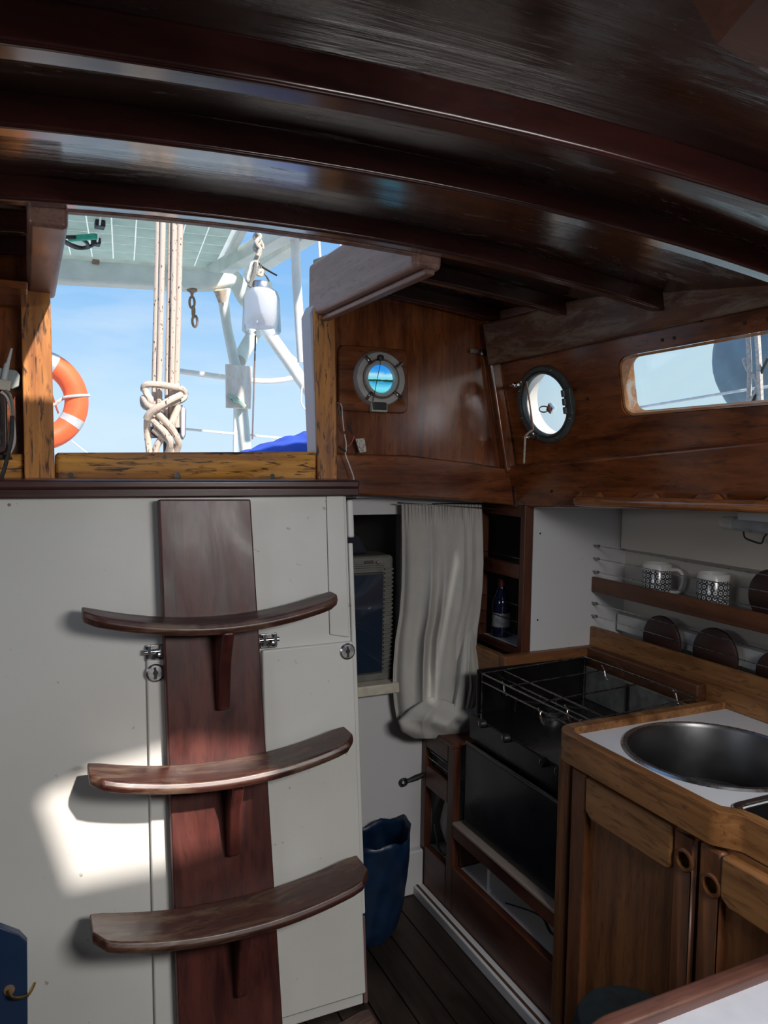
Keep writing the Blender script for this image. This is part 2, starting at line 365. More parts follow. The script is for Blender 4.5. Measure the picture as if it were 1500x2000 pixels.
# posts and sill
def fpost(name, pix, w0, w1, m, bev=.004): return struct(name, fpx(new_bm(), FB, pix, w0, w1), m, bevel=bev)
fpost('trim_5', [(48, 946), (108, 946), (98, 560), (40, 562)], -.03, .05, OAKZ)
fpost('trim_6', [(622, 942), (660, 942), (655, 606), (613, 600)], -.03, .04, OAKZ)
fpost('trim_7', [(620, 942), (624, 942), (615, 590), (605, 612)], -.04, .03, paint('pale_groove', (.55, .48, .46), .5, .2), .003)
sill = fpost('trim_8', [(109, 946), (618, 941), (618, 882), (109, 884)], -.04, .035, OAKX, .005)
cut(sill, [fpx(new_bm(), FB, [(180, 960), (216, 960), (216, 937), (180, 937)], .015, .06), fpx(new_bm(), FB, [(467, 960), (496, 960), (496, 934), (467, 934)], .015, .06)])
for x, y, r in ((322, 893, 4), (346, 928, 6), (138, 928, 5), (532, 930, 5)):
    c = FB.uv(x, y, .035); obj('plug', lathe(new_bm(), [(0, .0015), (r*.00125, .0015), (r*.00125, 0), (0, 0)], FB.at(*c, .0345), FB.w, 12), BLACKM, sill)
fpost('trim_9', [(-60, 948), (46, 947), (46, 886), (-60, 888)], 0, .03, OAKX)
# ledge over the white panel
fr = FL.at(0, 0, .02)
bm = wbox(new_bm(), -1.0, .735, 1.715, 1.93, 1.176, 1.196); ledge = struct('trim_10', bm, TRIM, bevel=.006)
bm = wbox(new_bm(), -1.0, .735, 1.72, 1.74, 1.158, 1.177); obj('front_strip', bm, TRIM, ledge, bevel=.003)
# left cabin side ledge strip
bm = wbox(new_bm(), -.6, .008, 1.66, 1.86, 1.565, 1.58); struct('trim_11', bm, MAHX, bevel=.003)
# corner post between bulkhead and cabin side
bm = new_bm(); q = [FB.uv(*p, .03) for p in ((990, 925), (1011, 922), (976, 690), (956, 692))]
prism(bm, FB, q, 0, .03); struct('trim_12', bm, MAHZ, bevel=.006)
bm = new_bm(); q = [FB.uv(*p, .035) for p in ((1009, 992), (1022, 992), (1012, 915), (1000, 917))]
prism(bm, FB, q, 0, .035); struct('trim_13', bm, TRIM, bevel=.003)
# ------------------------------------------------------------------ cabin side
pb0 = FS.uv(1010, 994, .03); pb1 = FS.uv(1500, 1000, .03); pk = (pb1[1]-pb0[1])/(pb1[0]-pb0[0])
bm = prism(new_bm(), FS, [(-.05, pb0[1]+.006), (3.0, pb0[1]+.006+pk*3.0), (3.0, .56), (-.05, .56)], -.05, 0); wall_right = struct('wall_right', bm, MAHY)
WIN = [FS.uv(*p, 0) for p in ((1213, 815), (1207, 698), (1500, 645), (1500, 792))]
def win_poly(g=0., rad=.03):                 # the window grows taller forward, left corners rounded; g grows the outline
    (a0, b0), (a1, b1), (a2, b2), (a3, b3) = WIN
    ext = .30; kt = (b2-b1)/(a2-a1); kb = (b3-b0)/(a3-a0); u0 = (a0+a1)/2-g; u1 = a2+ext+g
    out = [(u1, b0+kb*(u1-a0)-g), (u1, b1+kt*(u1-a1)+g)]
    for k in range(9):
        t = math.radians(90+90*k/8); out.append((u0+rad+rad*math.cos(t), b1+kt*rad+g-rad+rad*math.sin(t)))
    for k in range(9):
        t = math.radians(180+90*k/8); out.append((u0+rad+rad*math.cos(t), b0+kb*rad-g+rad+rad*math.sin(t)))
    return out
uo, vo = FS.uv(1061, 791, .012); RO = .106
cut(wall_right, [prism(new_bm(), FS, win_poly(), -.2, .2), prism(new_bm(), FS, circ(uo, vo, RO*.86), -.2, .2)])
# lower plank (cabin carline) with shaped top
q = [FS.uv(*p, .03) for p in ((1010, 994), (1008, 912), (1500, 858), (1500, 1000))]
bm = prism(new_bm(), FS, [(-.005, q[0][1]), (q[3][0], q[3][1]), (1.6, 2*q[3][1]-q[0][1]), (1.6, 2*q[2][1]-q[1][1]), (q[2][0], q[2][1]), (-.005, q[1][1])], -.002, .03); obj('plank', bm, MAHY, wall_right, bevel=.012, seg=3)
# beam shelf above the cabin side
q = [FS.uv(*p, .03) for p in ((978, 711), (968, 664), (1500, 530), (1500, 597))]
bm = prism(new_bm(), FS, [(0, q[0][1]), (q[3][0], q[3][1]), (2.9, q[3][1]+.0), (2.9, q[2][1]+.04), (q[2][0], q[2][1]+.04), (0, q[1][1]+.05)], .001, .04); obj('beam_shelf', bm, SHELFB, wall_right, bevel=.006)
for x, y in ((1186, 651), (1370, 626), (1317, 660), (1294, 664), (1455, 631), (1500, 623), (1093, 955), (1148, 779), (1268, 961), (1405, 963)):
    c = FS.uv(x, y, 0); up = .03 if y > 900 else .0
    obj('plug', lathe(new_bm(), [(0, .001), (.004, .001), (.004, -.002), (0, -.002)], FS.at(*c, up+.0005), FS.w, 10), BLACKM, wall_right)
# rectangular window
win3 = struct('window_3', prism(new_bm(), FS, win_poly(.01, .035), -.060, -.0505), GLASS)
bm = prism(new_bm(), FS, win_poly(-.001), -.05, -.006)
fo = obj('window_lining', bm, wood('lit_edge_wood', (.42, .15, .05), (.62, .32, .14), 'y', .6, 0, .3, worn=.5, worncol=(.7, .66, .6)), win3)  # bright wood colour carries the sunlight falling on this lining
cut(fo, [prism(new_bm(), FS, win_poly(-.007, .026), -.2, .2)])
# oval-looking opening port
def ring(F, u, v, prof, n=48): return lathe(new_bm(), prof, F.at(u, v, 0), F.w, n, closed=True)
port = struct('window_2', ring(FS, uo, vo, [(RO*.845, -.012), (RO*.845, .006), (RO*.865, .011), (RO*.96, .011), (RO, .007), (RO, .0005), (RO*.86, .0005), (RO*.86, -.012)]), OBRONZE, smooth=True)
obj('sash_ring', ring(FS, uo, vo, [(RO*.775, -.004), (RO*.775, .006), (RO*.79, .010), (RO*.835, .010), (RO*.843, .007), (RO*.843, -.004)]), OBRONZE, port, smooth=True)
obj('port_pane', lathe(new_bm(), [(0, .002), (RO*.78, .002), (RO*.78, -.003), (0, -.003)], FS.at(uo, vo), FS.w, 40), glass('port_glass', (1, 1, 1), .05), port, smooth=True)
obj('spigot', ring(FS, uo, vo, [(RO*.858, -.052), (RO*.858, -.0125), (RO*.835, -.0125), (RO*.835, -.052)]), WHITE, port, smooth=True)
for k in range(8):
    t = math.radians(20+45*k); c = (uo+RO*.925*math.cos(t), vo+RO*.925*math.sin(t))
    obj('screw', lathe(new_bm(), [(0, .0135), (.0035, .0125), (.004, .0105), (0, .0105)], FS.at(*c), FS.w, 10), DCHROME, port, smooth=True)
hg = new_bm()
for s in (-.022, 0, .022): tube(hg, [FS.at(uo+RO*.84, vo+.005+s-.009, .022), FS.at(uo+RO*.84, vo+.005+s+.009, .022)], .0065, 10)
fbox(hg, FS, uo+RO*.80, uo+RO*1.02, vo-.03, vo+.04, .008, .019); obj('hinge', hg, OBRONZE, port, bevel=.002)
for t in (140, 238):
    c = (uo+RO*.92*math.cos(math.radians(t)), vo+RO*.92*math.sin(math.radians(t)))
    g = lathe(new_bm(), [(0, .045), (.006, .044), (.008, .036), (.005, .032), (.004, .016), (.009, .015), (.009, .0)], FS.at(*c), FS.w, 12)
    fbox(g, FS, c[0]-.016, c[0]+.016, c[1]-.003, c[1]+.003, .034, .042)
    obj('dog_clamp', g, CHROME, port, smooth=True)
g = new_bm(); tube(g, circ_pts := [FS.at(uo-.004+.018*math.cos(k*math.pi/8), vo-.012+.008*math.sin(k*math.pi/8), .008) for k in range(16)], .0018, 6, True)
prism(g, FS, [(uo+.006, vo-.014), (uo+.02, vo-.026), (uo+.032, vo-.012), (uo+.019, vo+.004)], .0022, .010); obj('pull_catch', g, CHROME, port)
cord = thing('cord', FS.at(uo-RO*.7, vo, .04), 'thin tan lanyard tied across the oval porthole, tail hanging down', 'cord')
A1 = FS.uv(1028, 745, .045); A2 = FS.uv(1040, 840, .045); A3 = FS.uv(1022, 905, .045); M1 = FS.uv(1026, 862, .045)
obj('strand', tube(new_bm(), [FS.at(*A1, .046), FS.at((A1[0]+A2[0])/2+.001, (A1[1]+A2[1])/2, .044), FS.at(*A2, .046)], .0018, 6), WIRER, cord)
obj('strand', tube(new_bm(), [FS.at(A1[0]+.003, A1[1], .046), FS.at(A2[0]+.006, A2[1], .046)], .0015, 6), ROPE, cord)
obj('tail', tube(new_bm(), spline([FS.at(*A2, .046), FS.at(*FS.uv(1030, 850, .045), .05), FS.at(*M1, .046), FS.at(*A3, .042)], 6), .003, 7), ROPE, cord)
# round porthole in the bulkhead
RP = .076
p1 = struct('window_1', ring(FB, *PC, [(RP*.68, .0), (RP*.68, .022), (RP*.72, .026), (RP*.92, .026), (RP*1.0, .016), (RP*1.0, .012), (RP*.68, .0121)]), ALU, smooth=True)
obj('sash_ring', ring(FB, *PC, [(RP*.49, .012), (RP*.49, .024), (RP*.53, .030), (RP*.62, .030), (RP*.665, .024), (RP*.665, .012)]), ALU, p1, smooth=True)
def view_picture():  # painted sky, island and sea that glow in place of outside daylight
    m, nt, n, l, b = base('glowing_view_picture'); z0 = FB.at(*PC).z
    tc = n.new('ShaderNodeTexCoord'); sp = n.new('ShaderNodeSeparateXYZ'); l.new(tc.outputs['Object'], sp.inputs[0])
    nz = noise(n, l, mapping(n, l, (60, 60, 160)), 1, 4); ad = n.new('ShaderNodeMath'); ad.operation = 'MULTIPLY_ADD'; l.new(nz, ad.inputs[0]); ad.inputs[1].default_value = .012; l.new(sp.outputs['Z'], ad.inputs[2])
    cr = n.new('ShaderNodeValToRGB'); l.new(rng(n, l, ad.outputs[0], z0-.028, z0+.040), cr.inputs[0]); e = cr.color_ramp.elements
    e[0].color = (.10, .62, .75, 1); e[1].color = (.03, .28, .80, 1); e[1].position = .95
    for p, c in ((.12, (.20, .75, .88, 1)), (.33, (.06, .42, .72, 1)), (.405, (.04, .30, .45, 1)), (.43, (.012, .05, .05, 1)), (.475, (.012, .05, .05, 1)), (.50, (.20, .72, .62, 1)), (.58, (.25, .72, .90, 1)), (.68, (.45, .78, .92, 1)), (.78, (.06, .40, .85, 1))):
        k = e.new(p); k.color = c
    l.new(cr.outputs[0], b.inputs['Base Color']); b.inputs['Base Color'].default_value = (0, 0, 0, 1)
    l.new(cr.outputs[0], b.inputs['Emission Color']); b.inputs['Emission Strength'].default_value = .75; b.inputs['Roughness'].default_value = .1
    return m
obj('port_pane', lathe(new_bm(), [(0, .019), (RP*.5, .018), (RP*.5, .013), (0, .013)], FB.at(*PC), FB.w, 36), view_picture(), p1, smooth=True)  # glowing picture disc set where the clear glass would be
h = FB.uv(740, 795, .02); bm = fbox(new_bm(), FB, h[0]-.025, h[0]+.025, h[1]-.014, h[1]+.014, .012, .024)
obj('hinge_box', bm, ALU, p1, bevel=.003)
obj('hinge_pin', fbox(new_bm(), FB, h[0]-.019, h[0]+.019, h[1]-.008, h[1]+.012, .0242, .030), BLACKM, p1, bevel=.002)
for t in (38, 130, 232, 318):
    c = (PC[0]+RP*.80*math.cos(math.radians(t)), PC[1]+RP*.80*math.sin(math.radians(t)))
    d = V((math.cos(math.radians(t)), math.sin(math.radians(t))))
    g = tube(new_bm(), [FB.at(c[0]-d.x*.012, c[1]-d.y*.012, .033), FB.at(c[0]+d.x*.014, c[1]+d.y*.012, .033)], .004, 8)
    lathe(g, [(.004, .026), (.004, .036), (0, .037)], FB.at(*c), FB.w, 8); obj('dog_clamp', g, DCHROME, p1, smooth=True)
k = FB.uv(743, 699, .03); obj('cap', lathe(new_bm(), [(0, .040), (.007, .038), (.009, .03), (.009, .025), (0, .025)], FB.at(*k), FB.w, 14), BLACKM, p1, smooth=True)
k2 = FB.uv(724, 806, .03); obj('string', tube(new_bm(), [FB.at(*k, .038), FB.at(*FB.uv(735, 745, .03), .033), FB.at(*k2, .032)], .001, 5), BLACKM, p1)

# ------------------------------------------------------------------ floor, hull, hidden enclosing walls
FLZ = -.06
floor = struct('floor', wbox(new_bm(), -1.0, 1.70, -1.0, 2.7, FLZ-.06, FLZ-.012), FLOORM)
for i in range(21):
    x = -.55+i*.080
    if x+.077 < 1.07 : obj('plank', wbox(new_bm(), x, x+.077, .3, 2.03, FLZ-.012, FLZ+random.uniform(-.001, .001)), FLOORM, floor, bevel=.002)
wl = struct('wall_left', wbox(new_bm(), -1.0, -.95, -1.0, 1.95, FLZ-.06, 1.72), MAHY)
cut(wl, [wbox(new_bm(), -1.1, -.9, .36, 1.14, 1.25, 1.47)])  # unseen opening added behind the galley fill lamp
struct('wall_front', wbox(new_bm(), -.95, 1.73, -1.05, -1.0, FLZ-.06, 1.76), WHITE2)
hull = struct('wall_hull', wbox(new_bm(), 1.695, 1.735, -1.0, 2.7, FLZ-.06, 1.16), GREYW)
struct('wall_lazarette', wbox(new_bm(), .0, 1.73, 2.62, 2.7, FLZ-.06, 1.2), GREYW)
struct('wall_engine_side', wbox(new_bm(), .30, .34, 1.98, 2.62, FLZ-.06, 1.2), GREYW)
struct('trim_14', wbox(new_bm(), -1.0, 1.73, 1.94, 2.72, 1.14, 1.17), GREYW)       # bridge deck over the recess
# side deck head (white) over the galley
dk = [FS.at(u_, -.02, -.012) for u_ in (-.04, 3.0)]
struct('trim_15', prism(new_bm(), Fr((0, 0, 0), (1, 0, 0), (0, 1, 0)), [(1.75, 1.95), (dk[0].x, 1.95), (dk[1].x, dk[1].y), (1.75, dk[1].y)], 1.122, 1.16), WHITE2)
for v_ in bpy.data.objects['trim_15'].data.vertices: v_.co.z += .040*(1.9-v_.co.y)
# lower after wall with the television recess
aftlow = struct('wall_aft_lower', wbox(new_bm(), -1.0, 1.70, 2.0, 2.03, FLZ-.06, 1.15), WHITE2)
rc0 = P(600, 1345, Y=2.0); rc1 = P(783, 1004, Y=2.0)
cut(aftlow, [wbox(new_bm(), .36, rc1.x, 1.9, 2.1, rc0.z, rc1.z), wbox(new_bm(), 1.09, 1.64, 1.9, 2.1, .645, 1.119)])
struct('trim_16', wbox(new_bm(), .36, rc1.x+.03, 1.955, 2.6, rc0.z-.03, rc0.z), CREAM, bevel=.004)   # recess shelf
struct('trim_17', wbox(new_bm(), rc1.x+.02, rc1.x+.05, 2.03, 2.61, rc0.z, 1.14), GREYW)
# ------------------------------------------------------------------ white companionway panel and its doors
def uvs(pix, w=0): return [FL.uv(x, y, w) for x, y in pix]
TOPV = FL.uv(330, 970, 0)[1]; BOT = (FLZ-1.17)*1.0
uL = FL.uv(289, 1290, 0)[0]; uR = FL.uv(672, 1100, 0)[0]
bm = fbox(new_bm(), FL, -1.0, uR+.012, BOT, TOPV, -.025, 0); wall_comp = struct('wall_companion', bm, WHITE, bevel=.003)
# raised strip beside the board, latch strip
q = uvs(((306, 2000), (336, 2000), (322, 1300), (287, 1300)), .012)
obj('cover_strip', prism(new_bm(), FL, [(q[2][0]-.038, BOT), (q[2][0]+.02, BOT), (q[2][0]+.02, q[2][1]+.012), (q[3][0], q[3][1]+.012)], 0, .012), WHITE, wall_comp, bevel=.004)
q = uvs(((645, 1240), (683, 1245), (672, 966), (638, 966)), .006)
obj('edge_strip', prism(new_bm(), FL, q, 0, .006), WHITE, wall_comp, bevel=.003)
# lower right hinged door
q = uvs(((562, 1990), (735, 1990), (690, 1252), (512, 1270)), .014)
door2 = struct('door_1', prism(new_bm(), FL, [(q[3][0]-.0, BOT+.03), (q[2][0]+.003, BOT+.03), (q[2][0], q[2][1]), (q[3][0], q[3][1])], 0, .014), WHITE, bevel=.005)
# painted end edge + hinge of the panel
x0 = uR+.0125
bm = fbox(new_bm(), FL, x0, x0+.012, BOT+.21, FL.uv(690, 1060, 0)[1], -.03, .004); obj('end_strip', bm, WHITE, wall_comp, bevel=.004)
bm = fbox(new_bm(), FL, x0, x0+.011, BOT, BOT+.205, -.03, .003); obj('end_strip', bm, paint('pinkish_wood', (.16, .09, .085), .5, .3), wall_comp, bevel=.003)
bm = fbox(new_bm(), FL, x0, x0+.016, FL.uv(690, 1050, 0)[1], FL.uv(690, 976, 0)[1], -.03, .006); obj('hinge_block', bm, WHITE, wall_comp, bevel=.005)
bm = fbox(new_bm(), FL, x0-.002, x0+.028, FL.uv(690, 974, 0)[1], FL.uv(690, 950, 0)[1], -.04, -.004); obj('bracket', bm, BLACKM, wall_comp, bevel=.003)
def lock(x, y, parent, w):
    c = FL.uv(x, y, w)
    o = obj('lock_plate', lathe(new_bm(), [(0, w+.006), (.016, w+.006), (.0195, w+.003), (.0195, w)], FL.at(*c), FL.w, 28), STEEL, parent, smooth=True)
    g = lathe(new_bm(), [(0, w+.0075), (.0045, w+.0075), (.0055, w+.0061), (0, w+.0061)], FL.at(*c), FL.w, 12)
    a = [(c[0]-.0035, c[1]-.013), (c[0]+.002, c[1]-.013), (c[0]+.0035, c[1]), (c[0]+.001, c[1]+.013), (c[0]-.004, c[1]+.012), (c[0]-.002, c[1])]
    prism(g, FL, a, w+.0061, w+.0068); obj('key_slot', g, BLACKM, o)
lock(303, 1314, wall_comp, .012); lock(678, 1272, door2, .014)
def bolt(x, y, parent, w):
    c = FL.uv(x, y, w); g = fbox(new_bm(), FL, c[0]-.020, c[0]+.020, c[1]-.017, c[1]+.017, w, w+.004)
    o = obj('slide_bolt', g, DCHROME, parent, bevel=.002)
    g = tube(new_bm(), [FL.at(c[0]-.024, c[1]+.003, w+.011), FL.at(c[0]+.022, c[1]+.003, w+.011)], .006, 10)
    fbox(g, FL, c[0]-.016, c[0]-.010, c[1]-.010, c[1]+.015, w+.004, w+.018); fbox(g, FL, c[0]+.010, c[0]+.016, c[1]-.010, c[1]+.015, w+.004, w+.018)
    lathe(g, [(.005, w+.011), (.005, w+.024), (.007, w+.028), (0, w+.031)], FL.at(c[0]+.004, c[1]-.004), FL.w, 10)
    obj('bolt_bar', g, CHROME, o, smooth=True)
bolt(302, 1274, wall_comp, .004); bolt(524, 1251, wall_comp, .004)
for x, y in ((18, 986), (660, 968), (595, 967), (518, 967)):
    c = FL.uv(x, y, 0); obj('screw', lathe(new_bm(), [(0, .002), (.003, .0015), (.0035, 0)], FL.at(*c), FL.w, 8), RUST, wall_comp, smooth=True)
# ------------------------------------------------------------------ companion ladder
ladder = thing('companion_ladder', (.36, 1.6, FLZ), 'dark mahogany single-board ladder with curved worn steps against white panel', 'ladder')
q = uvs(((345, 1900), (545, 1900), (490, 975), (310, 975)), .045)
k0 = (BOT-q[3][1])/(q[0][1]-q[3][1])
bl = (q[3][0]+(q[0][0]-q[3][0])*k0, BOT+.005); br = (q[2][0]+(q[1][0]-q[2][0])*k0, BOT+.005)
obj('back_board', prism(new_bm(), FL, [bl, br, q[2], q[3]], .0145, .045), LADR, ladder, bevel=.004)
def make_step(cx, cy, lx, ly, rx, ry, depth):
    """curved tread: px of the back edge at centre, of the left and right ends"""
    c = FL.uv(cx, cy, .045); L = FL.uv(lx, ly, .10); R_ = FL.uv(rx, ry, .10)
    hl = (R_[0]-L[0])/2; uc = (R_[0]+L[0])/2; n = 24
    rise = .040; th = .026; bm = new_bm(); rings = []
    o = FL.at(uc, c[1], .045)
    for i in range(n+1):
        t = -1+2*i/n; x = hl*t; z = rise*(t*t)
        e = max(0, (abs(t)-.86)/.14); d = depth*(1-.10*t*t)*(1-.30*e**2.5)
        b0 = .0 if abs(t) < .98 else .006
        ys = [-b0, -d*.5, -d+.006, -d, -d+.006, -d*.5, -b0]; zs = [0, 0, -.001, -th*.5, -th, -th, -th]
        rings.append([bm.verts.new(o+V((x, yy, z+zz))) for yy, zz in zip(ys, zs)])
    for A, B in zip(rings, rings[1:]):
        for k in range(7): bm.faces.new((A[k], A[(k+1) % 7], B[(k+1) % 7], B[k]))
    bm.faces.new(rings[0][::-1]); bm.faces.new(rings[-1])
    obj('step', bm, STEP, ladder, bevel=.004)
    # rib below the tread
    F2 = Fr(FL.at(uc+.012, c[1]-.02, .045), (0, -1, 0), (0, .12, 1)); pts = [(0, 0), (0, -.185)]
    for k in range(7):
        a = math.radians(-90+k*13); pts.append((.014+.012*math.cos(a), -.17+.012*math.sin(a)))
    pts += [(.052, -.07), (.09, 0)]
    obj('bracket', prism(new_bm(), F2, pts, -.013, .013), LADR, ladder, bevel=.006)
make_step(410, 1203, 162, 1203, 660, 1170, .085)
make_step(415, 1487, 173, 1490, 686, 1432, .105)
make_step(440, 1757, 178, 1804, 712, 1700, .120)
make_step(455, 2082, 205, 2137, 738, 2014, .125)
# ------------------------------------------------------------------ television recess, curtain
tvx1 = P(768, 1200, Y=1.995).x; tvz0 = P(740, 1338, Y=1.985).z; tvz1 = P(740, 1086, Y=1.985).z
tv = thing('television', (tvx1-.15, 2.15, rc0.z), 'grey portable tube television standing in the dark recess behind the curtain', 'television')
tx0 = tvx1-.36
g = wbox(new_bm(), tx0, tvx1, 1.995, 2.10, tvz0+.006, tvz1); cutb = tx0+.03
obj('housing', g, TVG, tv, bevel=.012, seg=3)
g = new_bm(); hexa(g, [V((tx0+.01, 2.10, tvz0+.02)), V((tvx1-.01, 2.10, tvz0+.02)), V((tvx1-.01, 2.10, tvz1-.01)), V((tx0+.01, 2.10, tvz1-.01)), V((tx0+.08, 2.36, tvz0+.07)), V((tvx1-.08, 2.36, tvz0+.07)), V((tvx1-.08, 2.36, tvz1-.05)), V((tx0+.08, 2.36, tvz1-.05))])
obj('back_cover', g, TVD, tv, bevel=.01)
sx1 = P(746, 1200, Y=1.99).x; sz0 = P(730, 1312, Y=1.99).z; sz1 = P(730, 1122, Y=1.99).z
obj('bezel', wbox(new_bm(), tx0+.03, sx1+.004, 1.988, 1.996, sz0-.006, sz1+.006), TVD, tv, bevel=.003)
bm = new_bm(); n = 10; grid = []
for i in range(n+1):
    row = []
    for j in range(n+1):
        a = i/n*2-1; b = j/n*2-1
        row.append(bm.verts.new((tx0+.034+(sx1-tx0-.034)*i/n, 1.987-.010*(1-a*a)*(1-b*b), sz0+(sz1-sz0)*j/n)))
    grid.append(row)
for i in range(n):
    for j in range(n): bm.faces.new((grid[i][j], grid[i+1][j], grid[i+1][j+1], grid[i][j+1]))
obj('screen', bm, SCREEN, tv, smooth=True)
nrib = 24
for k in range(nrib):
    z = sz0+(sz1+.02-sz0)*(k+.5)/nrib
    obj('grille_rib', wbox(new_bm(), sx1+.007, tvx1-.004, 1.989, 1.997, z-.0022, z+.0022), TVG, tv)
for k in range(3):
    z = sz1+.017+k*.006
    obj('trim_rib', wbox(new_bm(), tx0+.02, sx1+.005, 1.989, 1.997, z-.0018, z+.0018), TVG, tv)
cb = P(738, 1099, Y=1.99)
obj('label_plate', wbox(new_bm(), cb.x-.04, cb.x-.012, 1.991, 1.996, cb.z-.004, cb.z+.006), TVD, tv)
obj('button', lathe(new_bm(), [(0, .009), (.005, .008), (.0065, .003), (.0065, 0)], (cb.x, 1.996, cb.z), (0, -1, 0), 16), CHROME, tv, smooth=True)
for x in (tx0+.05, tvx1-.05): obj('foot', lathe(new_bm(), [(0, 0), (.012, 0), (.012, tvz0+.008-rc0.z), (0, tvz0+.008-rc0.z)], (x, 2.03, rc0.z), (0, 0, 1), 12), BLACKM, tv)
g = new_bm(); q0 = P(697, 1005, Y=2.03); q1 = P(720, 1075, Y=2.03)
hexa(g, [V((q0.x-.2, 2.02, tvz1+.001)), V((q1.x, 2.02, tvz1+.001)), V((q1.x-.03, 2.02, tvz1+.06)), V((q0.x-.2, 2.02, q0.z-.01)), V((q0.x-.2, 2.2, tvz1+.001)), V((q1.x, 2.2, tvz1+.001)), V((q1.x-.03, 2.2, tvz1+.06)), V((q0.x-.2, 2.2, q0.z-.01))])
obj('folded_cover', g, plain('dark_navy_cloth', (.012, .014, .03), .9, 0, .3, 20, .3), label='dark navy cloth bundle lying on top of the grey television', cat='cloth', bevel=.012)
def curtain():
    root = thing('curtain', P(860, 1420, Y=1.93), 'white sheer curtain knotted up in a bag shape beside the stove', 'curtain')
    def sheet(prof, NY, NX, ytop, ybot, seed, d0, folds, name, fn=None):
        rnd = random.Random(seed); k = [rnd.uniform(0, 6.28) for _ in range(8)]
        bm = new_bm(); rows = []
        for j in range(NY+1):
            y = ytop+(ybot-ytop)*j/NY; s_ = j/NY
            for (ya, la, ra), (yb, lb, rb) in zip(prof, prof[1:]):
                if ya <= y <= yb+1e-6: t = (y-ya)/(yb-ya); L = la+(lb-la)*t; R_ = ra+(rb-ra)*t; break
            row = []
            for i in range(NX+1):
                t = i/NX
                ph = 2*math.pi*(folds*t+.42*math.sin(6.5*t+k[0])+.25*math.sin(14*t+k[1]))+.35*math.sin(2.6*s_+3*t+k[2])
                av = .55+.45*math.sin(5*t+k[3])+.25*math.sin(2.2*s_*3+8*t+k[4])
                wv = math.sin(ph); wv = wv*(.75+.25*abs(wv))
                off = fn(t, s_, wv, av) if fn else 0
                x = L+(R_-L)*(t+.010*math.cos(ph)*math.sin(math.pi*t))
                dy = off[1] if fn else 0
                row.append(bm.verts.new(P(x, y+dy, Y=d0-off[0])))
            rows.append(row)
        for a_, b_ in zip(rows, rows[1:]):
            for i in range(NX): bm.faces.new((a_[i], a_[i+1], b_[i+1], b_[i]))
        o = obj(name, bm, CURT, root, smooth=True); sd = o.modifiers.new('thick', 'SOLIDIFY'); sd.thickness = .0012
    def main(t, s_, wv, av):
        gat = .004*math.sin(t*150)*max(0, 1-s_*9)
        low = max(0, (s_-.70)/.30)
        return ((.004+.019*min(1, s_*1.8))*wv*av*(1-.5*low)+gat+.035*math.sin(math.pi*t)*min(1, s_*1.4)+.03*low*math.sin(math.pi*t), 0)
    sheet([(985, 784, 941), (1050, 785, 943), (1100, 785, 944), (1150, 784, 942), (1200, 780, 937), (1250, 772, 929), (1300, 768, 930), (1335, 767, 932), (1370, 769, 930), (1400, 774, 915), (1425, 785, 900)], 90, 130, 985, 1425, 4, 1.958, 4.6, 'drop', main)
    # the tail of the cloth, pulled up and tucked: a slack bag along the bottom and a triangular flap to the right
    def bag(t, s_, wv, av):
        a_ = math.pi*s_
        return (.045+.045*math.sin(a_)*(math.sin(math.pi*t)**.5)+.007*wv*av*math.sin(a_)+.006*math.sin(11*s_-9*t), -10*math.sin(5*t+1)*(1-s_))
    sheet([(1372, 835, 938), (1392, 800, 947), (1412, 778, 940), (1430, 785, 925), (1443, 812, 868)], 34, 70, 1372, 1443, 9, 1.95, 2.2, 'bag_fold', bag)
    def flap(t, s_, wv, av): return (-.012+.072*min(1, s_*2.6)*math.sin(math.pi*(.12+.76*t))+.020*wv*av*s_, 0)
    sheet([(1215, 905, 934), (1260, 897, 930), (1300, 888, 938), (1340, 880, 948), (1375, 872, 946), (1408, 866, 930)], 40, 40, 1215, 1408, 12, 1.955, 1.6, 'side_flap', flap)
curtain()
c0 = P(776, 982, Y=1.95); c1 = P(1015, 997, Y=1.95)
obj('curtain_wire', tube(new_bm(), [c0, c1], .0022, 6), CHROME, label='thin curtain wire stretched under the mahogany bulkhead plank', cat='wire')
# ------------------------------------------------------------------ corner shelf unit (open front facing the cabin)
SX = 1.297
zt = 1.11; zb = P(1000, 1270, X=SX).z
unit = thing('corner_shelf', (SX+.1, 1.9, zb), 'mahogany framed corner shelf unit with a bottle behind fiddle wires', 'shelf')
obj('post', wbox(new_bm(), SX, SX+.03, 1.822, 1.846, zb-.01, 1.122), REDZ, unit, bevel=.003)
obj('post', wbox(new_bm(), SX, SX+.03, 2.055, 2.07, zb-.01, 1.122), REDZ, unit, bevel=.003)
zm = P(965, 1100, X=SX).z
obj('rail', wbox(new_bm(), SX, SX+.018, 1.846, 2.055, zm-.03, zm+.012), REDY, unit, bevel=.002)
obj('rail', wbox(new_bm(), SX, SX+.018, 1.846, 2.055, 1.085, 1.122), REDY, unit, bevel=.002)
zr = P(965, 1250, X=SX).z
obj('rail', wbox(new_bm(), SX, SX+.018, 1.846, 2.055, zb-.01, zr), REDY, unit, bevel=.002)
obj('shelf_board', wbox(new_bm(), SX+.018, 1.65, 1.846, 2.055, zm-.02, zm-.008), WHITE2, unit)
obj('shelf_board', wbox(new_bm(), SX+.018, 1.65, 1.846, 2.055, zb-.002, zb+.010), WHITE2, unit)
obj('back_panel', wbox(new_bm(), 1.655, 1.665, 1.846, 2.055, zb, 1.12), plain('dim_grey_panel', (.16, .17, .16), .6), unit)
for py in (1082, 1170, 1202, 1228):
    z = P(970, py, X=SX).z
    obj('fiddle_wire', tube(new_bm(), [V((SX+.004, 1.846, z)), V((SX+.004, 2.056, z))], .0016, 6), STEEL, unit)
